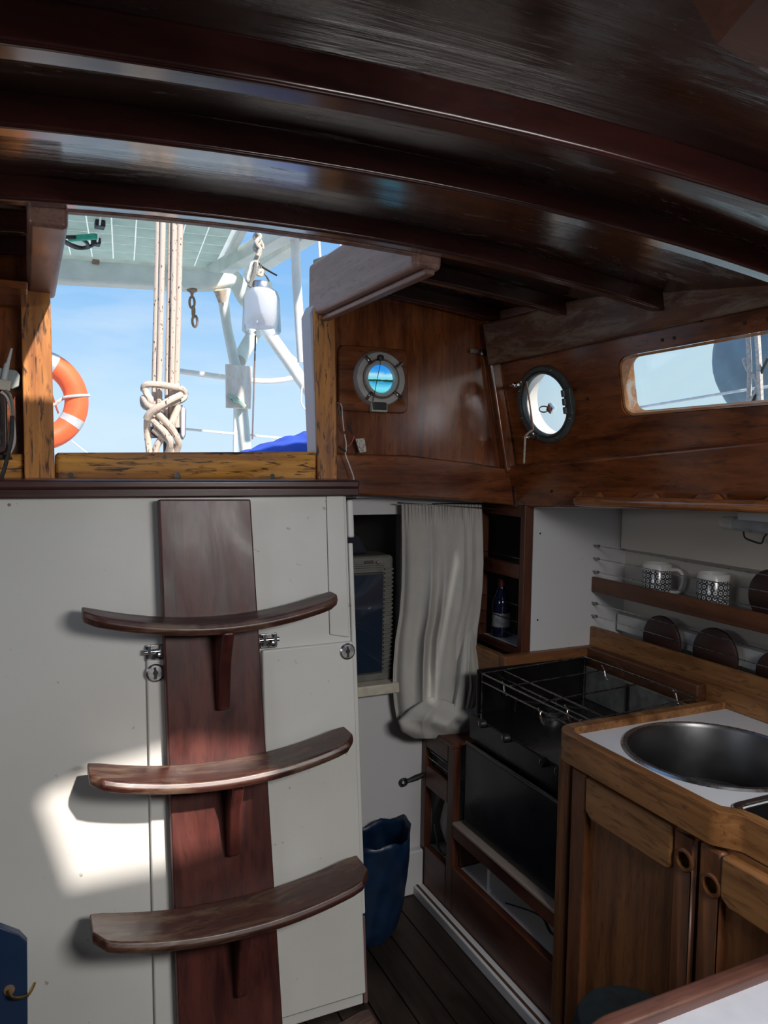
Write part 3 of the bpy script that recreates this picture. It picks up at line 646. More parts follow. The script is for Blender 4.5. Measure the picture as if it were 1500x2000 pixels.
def bottle(name, at, r, h, mat, capmat, label, lab=True):
    t = thing(name, at, label, 'bottle')
    obj('body', lathe(new_bm(), [(0, 0), (r*.95, 0), (r, .006), (r, h*.55), (r*.93, h*.64), (r*.5, h*.80), (r*.36, h*.86), (r*.36, h*.9), (0, h*.9)], at, (0, 0, 1), 24), mat, t, smooth=True)
    obj('cap', lathe(new_bm(), [(r*.42, h*.88), (r*.42, h*.99), (r*.38, h), (0, h)], at, (0, 0, 1), 16), capmat, t, smooth=True)
    if lab: obj('label', lathe(new_bm(), [(r*1.01, h*.18), (r*1.01, h*.42)], at, (0, 0, 1), 24), plain('bottle_label', (.35, .37, .38), .7, 0, .6, 300), t, smooth=True)
bx = P(978, 1240, X=SX+.05)
bh = P(978, 1130, X=SX+.05).z-(zb+.0102)
bottle('bottle', V((bx.x, bx.y, zb+.0102)), .030, bh, plain('dark_blue_bottle', (.010, .014, .05), .12, 0, .1, 5, 0, .5), plain('red_cap', (.16, .012, .015), .4), 'dark bottle with red cap and pale label in the corner shelf')
bottle('bottle', V((bx.x+.075, bx.y-.02, zb+.0102)), .027, bh*.9, plain('dark_glass', (.010, .012, .014), .1, 0, .1, 5, 0, .5), BLACKM, 'dark bottle at the rear of the corner shelf behind the red-capped one', False)
# white transverse panel between the corner shelf and the hull
pan = struct('wall_galley', wbox(new_bm(), SX+.0305, 1.69, 1.822, 1.836, .55, 1.122), WHITE2)
for x, y in ((1055, 1042), (1050, 1211)):
    c = P(x, y, Y=1.822); obj('screw_hole', lathe(new_bm(), [(0, .0006), (.003, .0006), (.003, 0)], c, (0, -1, 0), 8), BLACKM, pan)
# ------------------------------------------------------------------ galley back wall and shelves (boards run fore and aft)
HX = 1.617
hl = struct('wall_galley_back', wbox(new_bm(), 1.675, 1.69, .35, 1.822, .60, 1.165), paint('warm_white_paint', (.58, .55, .50), .45, .3))
zu = P(1222, 1072, X=1.655).z
obj('plank', wbox(new_bm(), 1.645, 1.675, .35, 1.812, zu, 1.16), paint('warm_white_board', (.60, .56, .50), .45, .3), hl, bevel=.003)
obj('plank', wbox(new_bm(), 1.640, 1.675, .35, 1.81, .735, .785), paint('pale_board', (.62, .62, .60), .45, .2), hl, bevel=.002)
sh = thing('galley_shelf', (1.54, 1.2, .88), 'upper galley shelf with dark teak lip holding the patterned mugs', 'shelf')
zr0, zr1 = P(1156, 1153, X=1.545).z, P(1156, 1126, X=1.545).z
obj('shelf_board', wbox(new_bm(), 1.559, 1.674, .35, 1.821, zr0-.004, zr0+.007), WHITE2, sh)
obj('lip', wbox(new_bm(), 1.545, 1.559, .35, 1.821, zr0-.004, zr1), wood('shelf_lip_wood', (.07, .022, .009), (.16, .055, .02), 'y', .4, .2, .3), sh, bevel=.003)
sl = thing('galley_shelf', (1.54, 1.2, .69), 'lower galley shelf behind the wide orange teak board, round boards on it', 'shelf')
zl0, zl1 = P(1153, 1274, X=1.545).z, P(1153, 1223, X=1.545).z
obj('shelf_board', wbox(new_bm(), 1.561, 1.674, .35, 1.821, .672, .684), WHITE2, sl)
obj('lip', wbox(new_bm(), 1.545, 1.561, .35, 1.821, .6505, zl1), TEAKY, sl, bevel=.003)
for par, pys in ((sh, (1066, 1091, 1117)), (sl, (1179, 1204))):
    for py in pys:
        z = P(1165, py, X=1.551).z; pts = spline([V((1.551, 1.818, z)), V((1.551, 1.3, z-.004)), V((1.551, .4, z))], 6)
        w = obj('fiddle_wire', tube(new_bm(), pts, .0015, 6), STEEL, par)
        e = lathe(new_bm(), [(.003, 0), (.003, .016), (.005, .018), (.004, .024), (0, .025)], V((1.551, 1.822, z)), (0, -1, 0), 8); obj('eye_screw', e, DCHROME, w, smooth=True)
def mug_mat():
    m, nt, n, l, b = base('patterned_glaze')
    tc = n.new('ShaderNodeTexCoord'); sp = n.new('ShaderNodeSeparateXYZ'); l.new(tc.outputs['Object'], sp.inputs[0])
    def mt(op, a, c=None):
        k = n.new('ShaderNodeMath'); k.operation = op
        for i, q in enumerate((a, c)):
            if q is None: continue
            if hasattr(q, 'is_linked'): l.new(q, k.inputs[i])
            else: k.inputs[i].default_value = q
        return k.outputs[0]
    ang = mt('ARCTAN2', sp.outputs['Y'], sp.outputs['X'])
    uu = mt('MULTIPLY', ang, 18/(2*math.pi)); vv = mt('MULTIPLY', sp.outputs['Z'], 1/.0145)
    fu = mt('SUBTRACT', mt('FRACT', uu), .5); fv = mt('SUBTRACT', mt('FRACT', vv), .5)
    r = mt('SQRT', mt('ADD', mt('MULTIPLY', fu, fu), mt('MULTIPLY', fv, fv)))
    ringm = mt('MULTIPLY', mt('GREATER_THAN', r, .17), mt('LESS_THAN', r, .34))
    dia = mt('GREATER_THAN', mt('ADD', mt('ABSOLUTE', fu), mt('ABSOLUTE', fv)), .84)
    white = mt('MAXIMUM', ringm, dia)
    c = mix(n, l, white, (.030, .038, .05), (.62, .61, .58))
    c = mix(n, l, mt('GREATER_THAN', sp.outputs['Z'], .081), c, (.66, .65, .62))
    l.new(c, b.inputs['Base Color']); b.inputs['Roughness'].default_value = .2; b.inputs['Coat Weight'].default_value = .4
    return m
MUGP = mug_mat()
def mug(px, py, label, ang):
    z = zr0+.0072; q = P(px, py, X=1.612); t = thing('mug', V((q.x, q.y, z)), label, 'mug', 'patterned mugs on the upper galley shelf')
    hgt = .0975; r = .040
    bm = lathe(new_bm(), [(0, .003), (r*.9, .0), (r, .004), (r, hgt-.003), (r-.002, hgt), (r-.004, hgt-.003), (r-.004, .008), (0, .006)], (0, 0, 0), (0, 0, 1), 40)
    b = obj('cup', bm, MUGP, None, smooth=True); b.parent = t; b.location = (0, 0, 0)
    d = V((math.cos(ang), math.sin(ang), 0)); pts = [d*(r-.002)+V((0, 0, .082)), d*(r+.02)+V((0, 0, .083)), d*(r+.031)+V((0, 0, .066)), d*(r+.031)+V((0, 0, .045)), d*(r+.020)+V((0, 0, .022)), d*(r-.002)+V((0, 0, .020))]
    h = obj('handle', tube(new_bm(), spline(pts, 5), .0055, 10), MUGW, None, smooth=True); h.parent = t
mug(1283, 1118, 'black and white patterned mug with its handle showing, left of the other mug', math.radians(-62))
mug(1393, 1134, 'black and white patterned mug with its handle turned away, right on the shelf', math.radians(20))
def disc(px, py, X, r, label, z=None):
    q = P(px, py, X=X); t = z if z is not None else q.z
    obj('round_board', lathe(new_bm(), [(0, .012), (r-.004, .012), (r, .009), (r, .003), (r-.004, 0), (0, 0)], V((X, q.y, t)), (-1, 0, 0), 48), DISC, label=label, cat='board', group='dark round boards standing on the galley shelves', smooth=True)
disc(1294, 1286, 1.612, .069, 'dark brown round board on the lower shelf, below the left mug', .6842+.0691)
disc(1398, 1318, 1.612, .071, 'dark brown round board on the lower shelf, below the right mug', .6842+.0711)
disc(1512, 1175, 1.612, .066, 'dark brown round board on the upper shelf beside the right mug', zr0+.0072+.0661)
disc(1523, 1350, 1.612, .062, 'dark brown round board on the lower shelf, nearest, cut by the frame', .6842+.0621)
# fluorescent lamp under the side deck
lf = P(1408, 1020, X=1.56); lamp_t = thing('cabin_lamp', (1.5, lf.y-.2, 1.10), 'grey tubular cabin lamp under the side deck with dangling cable', 'lamp')
obj('tube_cover', tube(new_bm(), [V((1.56, lf.y-.045, lf.z)), V((1.56, lf.y-.48, lf.z))], .0165, 16), LENS, lamp_t, smooth=True)
obj('end_cap', tube(new_bm(), [V((1.56, lf.y, lf.z+.004)), V((1.56, lf.y-.012, lf.z)), V((1.56, lf.y-.0455, lf.z))], [.009, .017, .0172], 16), plain('pale_cap', (.55, .55, .50), .4), lamp_t, smooth=True)
obj('mount', wbox(new_bm(), 1.547, 1.573, lf.y-.42, lf.y-.06, lf.z+.012, lf.z+.05), WHITE2, lamp_t)
w0 = P(1452, 1036, X=1.56); obj('cable', tube(new_bm(), spline([w0, P(1455, 1050, X=1.56), P(1470, 1057, X=1.56), P(1487, 1061, X=1.56), P(1492, 1050, X=1.56), P(1500, 1040, X=1.56)], 4), .0022, 6), BLACKM, lamp_t)
# ------------------------------------------------------------------ handrail under the cabin side
q = P(1125, 972, X=1.285); 
rail = thing('handrail', (1.28, 1.2, 1.13), 'varnished wooden handrail with scalloped gaps along the cabin side', 'handrail')
hw = .062; ha = FS.uv(1122, 979, hw); hb = FS.uv(1500, 990, hw); hs = (hb[1]-ha[1])/(hb[0]-ha[0])
def hp(du, dv=0., w=hw): return FS.at(ha[0]+du, ha[1]+hs*du+dv, w)
bm = tube(new_bm(), spline([hp(0, .010, .034), hp(.010, .003, .055), hp(.04), hp(.3), hp(1.2)], 5), [.009]*4+[.0135]*17, 12)
RAILM = wood('handrail_varnish', (.16, .05, .018), (.40, .15, .05), 'y', .2, .9, .4)
obj('bar', bm, RAILM, rail, smooth=True)
for du in (.0, .17, .335, .50):
    g = new_bm(); hexa(g, [hp(du, -.004, .0305), hp(du+.085, -.004, .0305), hp(du+.065, .020, .0305), hp(du+.015, .020, .0305), hp(du, -.004, .062), hp(du+.085, -.004, .062), hp(du+.065, .010, .062), hp(du+.015, .010, .062)])
    obj('standoff', g, RAILM, rail, bevel=.004)
# ------------------------------------------------------------------ stove in its fiddled bay
SXF = 1.10; Y0, Y1 = 1.345, 1.787
zf = P(925, 1398, X=SXF).z; zc = P(925, 1448, X=SXF).z; zo = P(925, 1618, X=SXF).z
stove = thing('stove', (1.28, 1.57, zo), 'black two-burner gimballed stove with oven under steel pan rails', 'stove')
obj('body', wbox(new_bm(), SXF+.012, 1.50, Y0+.01, Y1-.015, zo-.002, zf-.006), BLACK, stove, bevel=.004)
obj('control_panel', wbox(new_bm(), SXF-.002, SXF+.012, Y0, Y1-.01, zc+.004, zf), BLACK, stove, bevel=.004)
od = obj('oven_door', wbox(new_bm(), SXF-.012, SXF+.011, Y0, Y1-.008, zo, zc-.012), BLACK, stove, bevel=.005)
obj('handle', tube(new_bm(), [V((SXF-.016, Y0+.01, zc-.004)), V((SXF-.016, Y1-.02, zc-.004))], .005, 8), DSTEEL, od, smooth=True)
obj('hinge_clip', wbox(new_bm(), SXF-.018, SXF-.011, Y0+.005, Y0+.018, P(1117, 1592, X=SXF).z-.008, P(1117, 1592, X=SXF).z+.008), STEEL, od, bevel=.002)
for px_, py_ in ((946, 1413), (992, 1441), (1066, 1488), (1096, 1506)):
    c = P(px_, py_, X=SXF-.002)
    o = obj('knob', lathe(new_bm(), [(0, .016), (.008, .016), (.011, .012), (.012, .0), (0, 0)], c, (-1, 0, 0), 18), BLACKM, stove, smooth=True)
    obj('pointer', wbox(new_bm(), c.x-.018, c.x-.0161, c.y-.0015, c.y+.0015, c.z-.002, c.z+.008), STEEL, o)
hz_ = zf-.004
obj('hob_plate', wbox(new_bm(), SXF, 1.502, Y0, Y1-.01, hz_-.008, hz_), BLACK, stove, bevel=.003)
zs = P(955, 1322, X=SXF+.03).z
obj('side_splash', wbox(new_bm(), SXF+.02, 1.502, Y1-.012, Y1-.006, hz_, zs+.01), BLACK, stove, bevel=.002)
obj('back_splash', wbox(new_bm(), 1.495, 1.502, Y0, Y1-.0125, hz_, .645), plain('dull_grey_metal', (.25, .26, .24), .45, .6, .3), stove, bevel=.002)
obj('seam_strip', wbox(new_bm(), 1.491, 1.495, 1.59, 1.60, hz_, .64), BLACKM, stove)
for yb in (1.68, 1.47):
    b_ = obj('burner', lathe(new_bm(), [(.052, 0), (.052, .006), (.035, .010), (.035, .016), (.028, .020), (0, .020)], (1.30, yb, hz_), (0, 0, 1), 28), DSTEEL, stove, smooth=True)
    obj('burner_cap', lathe(new_bm(), [(.022, .020), (.024, .024), (.018, .028), (0, .028)], (1.30, yb, hz_), (0, 0, 1), 24), BLACK, b_, smooth=True)
    for k in range(4):
        a = math.radians(45+90*k); obj('pot_support', tube(new_bm(), [V((1.30+.028*math.cos(a), yb+.028*math.sin(a), hz_+.034)), V((1.30+.098*math.cos(a), yb+.098*math.sin(a), hz_+.034)), V((1.30+.1*math.cos(a), yb+.1*math.sin(a), hz_))], .0025, 6), BLACKM, b_)
zg = zs
for i, (x, z) in enumerate(((SXF+.03, zg), (SXF+.03, zg-.022), (SXF+.10, zg), (SXF+.10, zg-.022), (1.485, zg+.012))):
    obj('pan_rail', tube(new_bm(), [V((x, Y0+.004, z)), V((x, Y1-.014, z))], .0026, 7), DCHROME, stove, smooth=True)
for y in (Y0+.004, 1.50, 1.64, Y1-.018):
    obj('pan_rail', tube(new_bm(), [V((SXF+.03, y, zg)), V((1.485, y, zg+.012))], .0022, 7), DCHROME, stove, smooth=True)
for px_, py_, X in ((985, 1343, SXF+.1), (1108, 1392, SXF+.1), (1056, 1398, SXF+.03), (1180, 1312, 1.487), (1320, 1362, 1.487)):
    c = P(px_, py_, X=X)
    obj('pan_clamp', tube(new_bm(), spline([c+V((0, .012, .014)), c+V((-.004, .002, .016)), c+V((-.004, -.004, .004)), c+V((-.004, -.010, -.012)), c+V((0, -.016, -.018))], 4), .0028, 7), CHROME, stove, smooth=True)
for x in (SXF+.03, 1.484):
    for y in (Y0+.006, Y1-.02): obj('rail_post', tube(new_bm(), [V((x, y, hz_)), V((x, y, zg+.004))], .0028, 7), DCHROME, stove)
# fiddle round the stove bay
fq = P(985, 1284, Y=Y1+.004); fx0 = fq.x; fz = fq.z+.002
fid = thing('stove_surround', (1.4, 1.7, .6), 'dark teak fiddle rails round the stove bay, mitred at the corners', 'rail')
obj('rail', wbox(new_bm(), fx0, 1.545, Y1+.004, Y1+.033, .615, fz), TEAKX, fid, bevel=.006)
obj('rail', wbox(new_bm(), 1.512, 1.5445, Y0+.03, Y1+.004, .615, fz), wood('fiddle_wood', (.055, .02, .01), (.12, .045, .02), 'y', .4, .2, .3), fid, bevel=.004)
obj('rail', wbox(new_bm(), fx0, fx0+.028, Y1+.033, 1.998, .618, fz-.004), TEAKY, fid, bevel=.005)
struct('trim_18', wbox(new_bm(), fx0+.028, 1.66, 1.837, 1.999, .618, .640), WHITE2)
struct('trim_19', wbox(new_bm(), fx0+.006, fx0+.02, Y1+.033, 1.999, .26, .616), plain('dark_void_panel', (.03, .03, .03), .7))  # dark sheet standing in for the shade of the hollow
# ------------------------------------------------------------------ locker left of the stove and the open bays below
LX = 1.07
lock_ = thing('locker', (1.15, 1.9, FLZ), 'narrow dark mahogany open-fronted locker between curtain and stove', 'locker')
zt_ = P(835, 1428, X=LX).z
def lbox(name, y0, y1, z0, z1, m=REDZ, x0=LX, x1=LX+.022, par=lock_, bv=.003): return obj(name, wbox(new_bm(), x0, x1, y0, y1, z0, z1), m, par, bevel=bv)
lbox('post', 1.972, 1.999, FLZ, zt_); lbox('post', 1.806, 1.842, FLZ, zt_)
lbox('rail', 1.842, 1.972, zt_-.05, zt_, REDY); zq = P(870, 1530, X=LX).z; lbox('rail', 1.842, 1.972, zq-.055, zq+.01, REDY)
lbox('top_board', 1.806, 1.999, zt_, zt_+.014, REDY, LX-.004, 1.20)
zb2 = P(840, 1640, X=LX).z; lbox('toe_board', 1.842, 1.972, FLZ, zb2-.035, REDY)
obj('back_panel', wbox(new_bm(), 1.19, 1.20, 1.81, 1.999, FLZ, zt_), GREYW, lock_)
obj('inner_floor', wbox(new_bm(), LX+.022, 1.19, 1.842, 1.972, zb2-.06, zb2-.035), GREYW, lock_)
zq2 = zq+.01; obj('inner_shelf', wbox(new_bm(), LX+.022, 1.19, 1.842, 1.972, zq-.02, zq+.004), WHITE2, lock_)
for dz in (.022, .045): obj('fiddle_wire', tube(new_bm(), [V((LX+.008, 1.842, zq2+dz)), V((LX+.008, 1.972, zq2+dz))], .0015, 6), STEEL, lock_)
def blob(c, rx, ry, rz, seed, amp=.16, n=26, m=14, flat=None):
    bm = new_bm(); rnd = random.Random(seed); ph = [rnd.uniform(0, 6.28) for _ in range(8)]; rows = []
    for j in range(m+1):
        t = -math.pi/2+math.pi*j/m; row = []
        for i in range(n):
            a = 2*math.pi*i/n
            k = 1+amp*(.5*math.sin(3*a+ph[0]+2*t)+.35*math.sin(7*a+ph[1]-3*t)+.25*math.sin(11*a+ph[2]+5*t)+.3*math.sin(4*t+ph[3]))*math.cos(t)
            z = c[2]+rz*math.sin(t)*(1+.1*math.sin(5*a+ph[4])*math.cos(t))
            row.append(bm.verts.new((c[0]+rx*k*math.cos(t)*math.cos(a), c[1]+ry*k*math.cos(t)*math.sin(a), z if flat is None else max(flat, z))))
        rows.append(row)
    for A, B in zip(rows, rows[1:]):
        for i in range(n): bm.faces.new((A[i], A[(i+1) % n], B[(i+1) % n], B[i]))
    bmesh.ops.remove_doubles(bm, verts=bm.verts, dist=1e-5); bmesh.ops.dissolve_degenerate(bm, edges=bm.edges, dist=1e-6)
    return bm
zi = zb2-.035
sack = thing('cloth_bag', (1.15, 1.907, zi), 'pale cloth bag with dark drawcord stuffed in the narrow locker', 'bag')
obj('sack', blob((1.150, 1.907, zi+.098), .052, .052, .097, 3, .14, flat=zi+.0005), BAGM, sack, smooth=True)
obj('drawcord', tube(new_bm(), spline([V((1.092, 1.955, zi+.07)), V((1.088, 1.92, zi+.02)), V((1.086, 1.885, zi+.012)), V((1.092, 1.86, zi+.03))], 6), .0035, 7), BLACKM, sack)
# bays beside/below the stove
bay = thing('base_cabinet', (1.1, 1.57, FLZ), 'dark mahogany base under the stove with a white-lined open bay', 'cabinet')
zr2 = min(P(940, 1650, X=LX).z, zo-.019)
lbox('rail', Y0-.012, 1.806, zr2-.03, zr2+.006, REDY, par=bay)
lbox('ledge', Y0-.012, 1.806, zr2+.006, zr2+.016, paint('scuffed_ledge', (.30, .24, .20), .5, .5), LX-.003, 1.45, bay)
zt2 = P(1000, 1808, X=LX).z
lbox('toe_board', Y0-.012, 1.806, FLZ, zt2, REDY, par=bay)
obj('bay_floor', wbox(new_bm(), LX+.022, 1.45, Y0-.01, 1.80, zt2-.02, zt2-.004), paint('scuffed_white', (.50, .48, .48), .5, .6), bay)
obj('bay_back', wbox(new_bm(), 1.30, 1.32, Y0-.01, 1.80, zt2-.004, zr2-.03), paint('scuffed_white_back', (.46, .45, .45), .5, .5), bay)
obj('bay_divider', wbox(new_bm(), LX+.03, 1.30, 1.66, 1.672, zt2-.004, zt2+.07), WHITE2, bay)
obj('bay_side', wbox(new_bm(), LX+.022, 1.45, 1.801, 1.806, zt2, zo-.03), REDZ, bay)
obj('cord', tube(new_bm(), spline([V((1.11, 1.60, zt2)), V((1.16, 1.52, zt2-.001)), V((1.14, 1.44, zt2)), V((1.19, 1.37, zt2))], 6), .002, 6), BLACKM, label='thin dark cord lying in the white bay under the stove', cat='cord')
# white slotted track along the foot of the lockers
tr = struct('baseboard_right', wbox(new_bm(), 1.036, 1.069, 1.30, 1.999, FLZ, FLZ+.030), WHITE2, bevel=.004)
obj('slot', wbox(new_bm(), 1.043, 1.051, 1.30, 1.99, FLZ+.0302, FLZ+.031), plain('brown_slot', (.08, .045, .03), .6), tr)
blk = P(818, 1690, X=1.03); struct('trim_20', wbox(new_bm(), 1.0, 1.069, 1.972, 1.9995, FLZ, blk.z+.02), WHITE2, bevel=.006)
hk = P(800, 1522, Y=1.995); t_ = thing('door_hook', hk, 'small black iron hook on the white wall below the curtain', 'hook')
obj('arm', tube(new_bm(), [hk+V((.055, -.004, .012)), hk+V((.02, -.006, .004)), hk+V((-.012, -.006, -.002))], [.006, .009, .006], 8), BLACKM, t_, smooth=True)
obj('eye', tube(new_bm(), [hk+V((-.022+.010*math.cos(a*.524), -.006, -.003+.010*math.sin(a*.524))) for a in range(12)], .004, 7, True), BLACKM, t_, smooth=True)
# blue refuse bag on the sole behind the panel
bagc = (.845, 1.87, FLZ+.002)
bg_ = thing('refuse_bag', bagc, 'dark blue plastic refuse bag sagging on the floor beside the white panel', 'bag')
def bagmesh():
    bm = new_bm(); n = 48; rows = []
    for j in range(17):
        s = j/16; row = []
        r = .078+.034*s**.6
        for i in range(n):
            a = 2*math.pi*i/n
            k = 1+.07*math.sin(2*a+1.7*s)+.05*math.sin(3*a+5*s+1)+.022*math.sin(11*a-9*s)+.015*math.sin(19*a+4*s)*s
            z = .268*s+(.020*math.sin(a+2.2)+.010*math.sin(3*a+1)+.006*math.sin(8*a))*s
            row.append(bm.verts.new((bagc[0]+r*k*math.cos(a), bagc[1]+r*k*math.sin(a)*.92, bagc[2]+z)))
        rows.append(row)
    for A, B in zip(rows, rows[1:]):
        for i in range(n): bm.faces.new((A[i], A[(i+1) % n], B[(i+1) % n], B[i]))
    bm.faces.new(rows[0][::-1]); return bm
o = obj('sack', bagmesh(), BLUEBAG, bg_, smooth=True); sd = o.modifiers.new('t', 'SOLIDIFY'); sd.thickness = .0015
# ------------------------------------------------------------------ sink worktop
WZ = .65; CX0 = 1.045
wt = thing('worktop', (1.25, 1.0, WZ), 'white laminate galley worktop with thick rounded teak edging', 'worktop')
n1 = P(1440, 1600, Z=WZ+.01); ny = .90
edge_o = [(1.544, Y0-.004)]; R_ = .055
for k in range(9):
    a = math.radians(90+90*k/8); edge_o.append((CX0+R_+R_*math.cos(a)-.006, Y0-R_+R_*math.sin(a)-.004))
edge_o += [(CX0-.006, ny+.01)]
for k in range(1, 7):
    t = k/6; edge_o.append((CX0-.006+.030*(3*t*t-2*t**3), ny+.01-.05*t))
edge_o += [(CX0+.024, .45)]
def offset(pl, d):
    out = []
    for i, p in enumerate(pl):
        a = V(pl[max(0, i-1)]); b = V(pl[min(len(pl)-1, i+1)]); t = (b-a).normalized(); out.append((p[0]-t.y*d, p[1]+t.x*d))
    return out
edge_i = offset(edge_o, .026)
top = [(1.672, Y0-.03)]+[p for p in offset(edge_o, .013)]+[(1.672, .45)]
bm = new_bm(); FT = Fr((0, 0, WZ), (1, 0, 0), (0, 1, 0))
o_top = obj('laminate_top', prism(bm, FT, top, -.045, 0), LAMIN, wt)
SC = V((1.285, 1.115)); SR = .183
cut(o_top, [lathe(new_bm(), [(0, -.1), (SR-.006, -.1), (SR-.006, .1), (0, .1)], (SC.x, SC.y, WZ), (0, 0, 1), 64), wbox(new_bm(), 1.108, 1.45, .55, .918, WZ-.1, WZ+.1)])
def ribbon(bm, A, B, z0, z1):
    vs = [[bm.verts.new((p[0], p[1], z)) for p in L] for L, z in ((A, z0), (A, z1), (B, z1), (B, z0))]
    m = len(A)
    for r in range(4):
        X_, Y_ = vs[r], vs[(r+1) % 4]
        for i in range(m-1): bm.faces.new((X_[i], X_[i+1], Y_[i+1], Y_[i]))
    bm.faces.new([v[0] for v in vs]); bm.faces.new([v[-1] for v in vs][::-1]); return bm
obj('edging', ribbon(new_bm(), edge_o, edge_i, WZ-.045, WZ+.017), TEAKY, wt, bevel=.006, seg=3)
sk = thing('sink', (SC.x, SC.y, WZ), 'round stainless steel sink bowl sunk in the white worktop', 'sink')
obj('bowl', lathe(new_bm(), [(SR-.010, .0035), (SR-.014, -.004), (SR-.018, -.12), (SR-.05, -.150), (.03, -.158), (0, -.158), (0, -.161), (.03, -.161), (SR-.048, -.153), (SR-.0155, -.12), (SR-.011, -.004)], (SC.x, SC.y, WZ), (0, 0, 1), 64), DSTEEL, sk, smooth=True)
obj('rim', lathe(new_bm(), [(SR-.011, .0015), (SR-.008, .005), (SR, .0045), (SR+.004, .0005), (SR-.011, .0005)], (SC.x, SC.y, WZ), (0, 0, 1), 72, True), STEEL, sk, smooth=True)
obj('drain', lathe(new_bm(), [(0, -.154), (.02, -.153), (.028, -.1565), (0, -.1575)], (SC.x, SC.y, WZ), (0, 0, 1), 24), CHROME, sk, smooth=True)
s2 = thing('sink', (1.28, .73, WZ), 'small square inset basin with chrome rim nearest the camera on the worktop', 'sink')
bm = prism(new_bm(), FT, rrect(1.098, 1.46, .54, .928, .03), .0005, .005); r2 = obj('rim', bm, CHROME, s2, bevel=.002)
cut(r2, [prism(new_bm(), FT, rrect(1.112, 1.446, .554, .914, .024), -.1, .1)])
bm = prism(new_bm(), FT, rrect(1.1125, 1.4455, .5545, .9135, .024), -.12, -.002); r3 = obj('bowl', bm, DSTEEL, s2)
cut(r3, [prism(new_bm(), FT, rrect(1.116, 1.442, .558, .910, .022), -.115, .1)])
# sink cabinet
cab = thing('sink_cabinet', (1.2, .9, FLZ), 'teak cabinet under the sink with two panelled finger-hole doors', 'cabinet')
KX = 1.064
zct = WZ-.047
obj('corner_post', wbox(new_bm(), KX-.004, KX+.04, Y0-.045, Y0-.006, FLZ, zct), TEAKZ, cab, bevel=.004)
obj('side_panel', wbox(new_bm(), KX+.04, 1.53, Y0-.025, Y0-.013, FLZ, zct), REDZ, cab)
obj('top_rail', wbox(new_bm(), KX+.006, KX+.03, .45, Y0-.045, zct-.045, zct), TEAKY, cab, bevel=.003)
obj('face_board', wbox(new_bm(), KX+.014, KX+.03, .45, Y0-.045, FLZ, zct-.045), REDZ, cab)
yd = P(1370, 1680, X=KX).y
zd1 = P(1200, 1545, X=KX-.01).z; zd0 = FLZ+.06
def cab_door(ya, yb, hole_y, near):
    d = obj('door', wbox(new_bm(), KX+.004, KX+.0135, ya+.045, yb-.045, zd0+.05, zd1-.05), TEAKZ, cab)
    x0, x1 = KX-.012, KX+.0135
    sb = obj('stile', wbox(new_bm(), x0, x1, yb-.048, yb, zd0, zd1), wood('stile_wood', (.085, .03, .013), (.19, .07, .026), 'z', .4, .25, .3), d, bevel=.006)
    st = obj('stile', wbox(new_bm(), x0, x1, ya, ya+.052, zd0, zd1), bpy.data.materials['stile_wood'], d, bevel=.006)
    q0, q1 = (ya+.052, yb-.048)
    bm = new_bm(); FK = Fr((x0, 0, 0), (0, -1, 0), (0, 0, 1))
    obj('top_rail', prism(bm, FK, [(-q1+.0, zd1-.075), (-q1+.02, zd1-.088), (-q0-.01, zd1-.088), (-q0, zd1-.075), (-q0, zd1-.002), (-q1, zd1-.002)], -(x1-x0), .003), wood('rail_wood', (.17, .065, .02), (.36, .17, .06), 'y', .42, .2, .5), d, bevel=.006)
    obj('bottom_rail', wbox(new_bm(), x0, x1, q0, q1, zd0, zd0+.075), TEAKY, d, bevel=.006)
    return d, st, sb
d1, st1, _ = cab_door(yd+.004, Y0-.062, 0, False)
d2, _, st2 = cab_door(yd-.36, yd-.004, 0, True)
# finger holes: on the meeting stiles
for dd, (hx, hy) in ((st1, (1343, 1683)), (st2, (1391, 1730))):
    c = P(hx, hy, X=KX-.012)
    cy = min(max(c.y, yd+.026), yd+.034) if dd is st1 else max(min(c.y, yd-.026), yd-.034)
    cut(dd, [lathe(new_bm(), [(0, -.1), (.0145, -.1), (.0145, .1), (0, .1)], (KX, cy, c.z), (1, 0, 0), 28)])
    pd = d1 if dd is st1 else d2
    obj('finger_ring', lathe(new_bm(), [(.0145, -.003), (.0150, .0045), (.0185, .0045), (.021, .002), (.021, -.001), (.0145, -.001)], (KX-.012, cy, c.z), (-1, 0, 0), 32, True), TEAKZ, pd, smooth=True)
    obj('hole_lining', lathe(new_bm(), [(.0144, -.02), (.0144, 0), (.0135, 0), (.0135, -.02)], (KX-.012, cy, c.z), (-1, 0, 0), 28, True), BRASS, pd, smooth=True)
# dark green seat pad, table, blue board
po = P(1222, 1922, Z=.33)
st = thing('stool', (po.x, po.y-.14, FLZ), 'dark green round padded stool between table and sink cabinet', 'stool')
sx, sy = .948, .975
obj('cushion', lathe(new_bm(), [(0, .340), (.07, .338), (.090, .331), (.097, .315), (.096, .29), (.087, .258), (0, .258)], (sx, sy, FLZ), (0, 0, 1), 40), GREENST, st, smooth=True)
for k in range(4):
    a = math.radians(45+90*k); obj('leg', tube(new_bm(), [V((sx+.06*math.cos(a), sy+.06*math.sin(a), FLZ+.26)), V((sx+.075*math.cos(a), sy+.075*math.sin(a), FLZ))], [.014, .011], 10), REDZ, st, smooth=True)
tz = .66
tb = thing('table', (.8, .4, FLZ), 'white-topped cabin table with dark mahogany fiddle rail, nearest the camera', 'table')
te = [(1.03, .610)]+[(.495+.06+.06*math.cos(math.radians(90+90*k/8)), .610-.06+.06*math.sin(math.radians(90+90*k/8))) for k in range(9)]+[(.495, .05)]
TBX = wood('table_fiddle', (.05, .018, .012), (.15, .060, .038), 'x', .34, .4, .3)
obj('fiddle', ribbon(new_bm(), te, offset(te, .024), tz-.035, tz), TBX, tb, bevel=.007, seg=3)
tin = offset(te, .012)
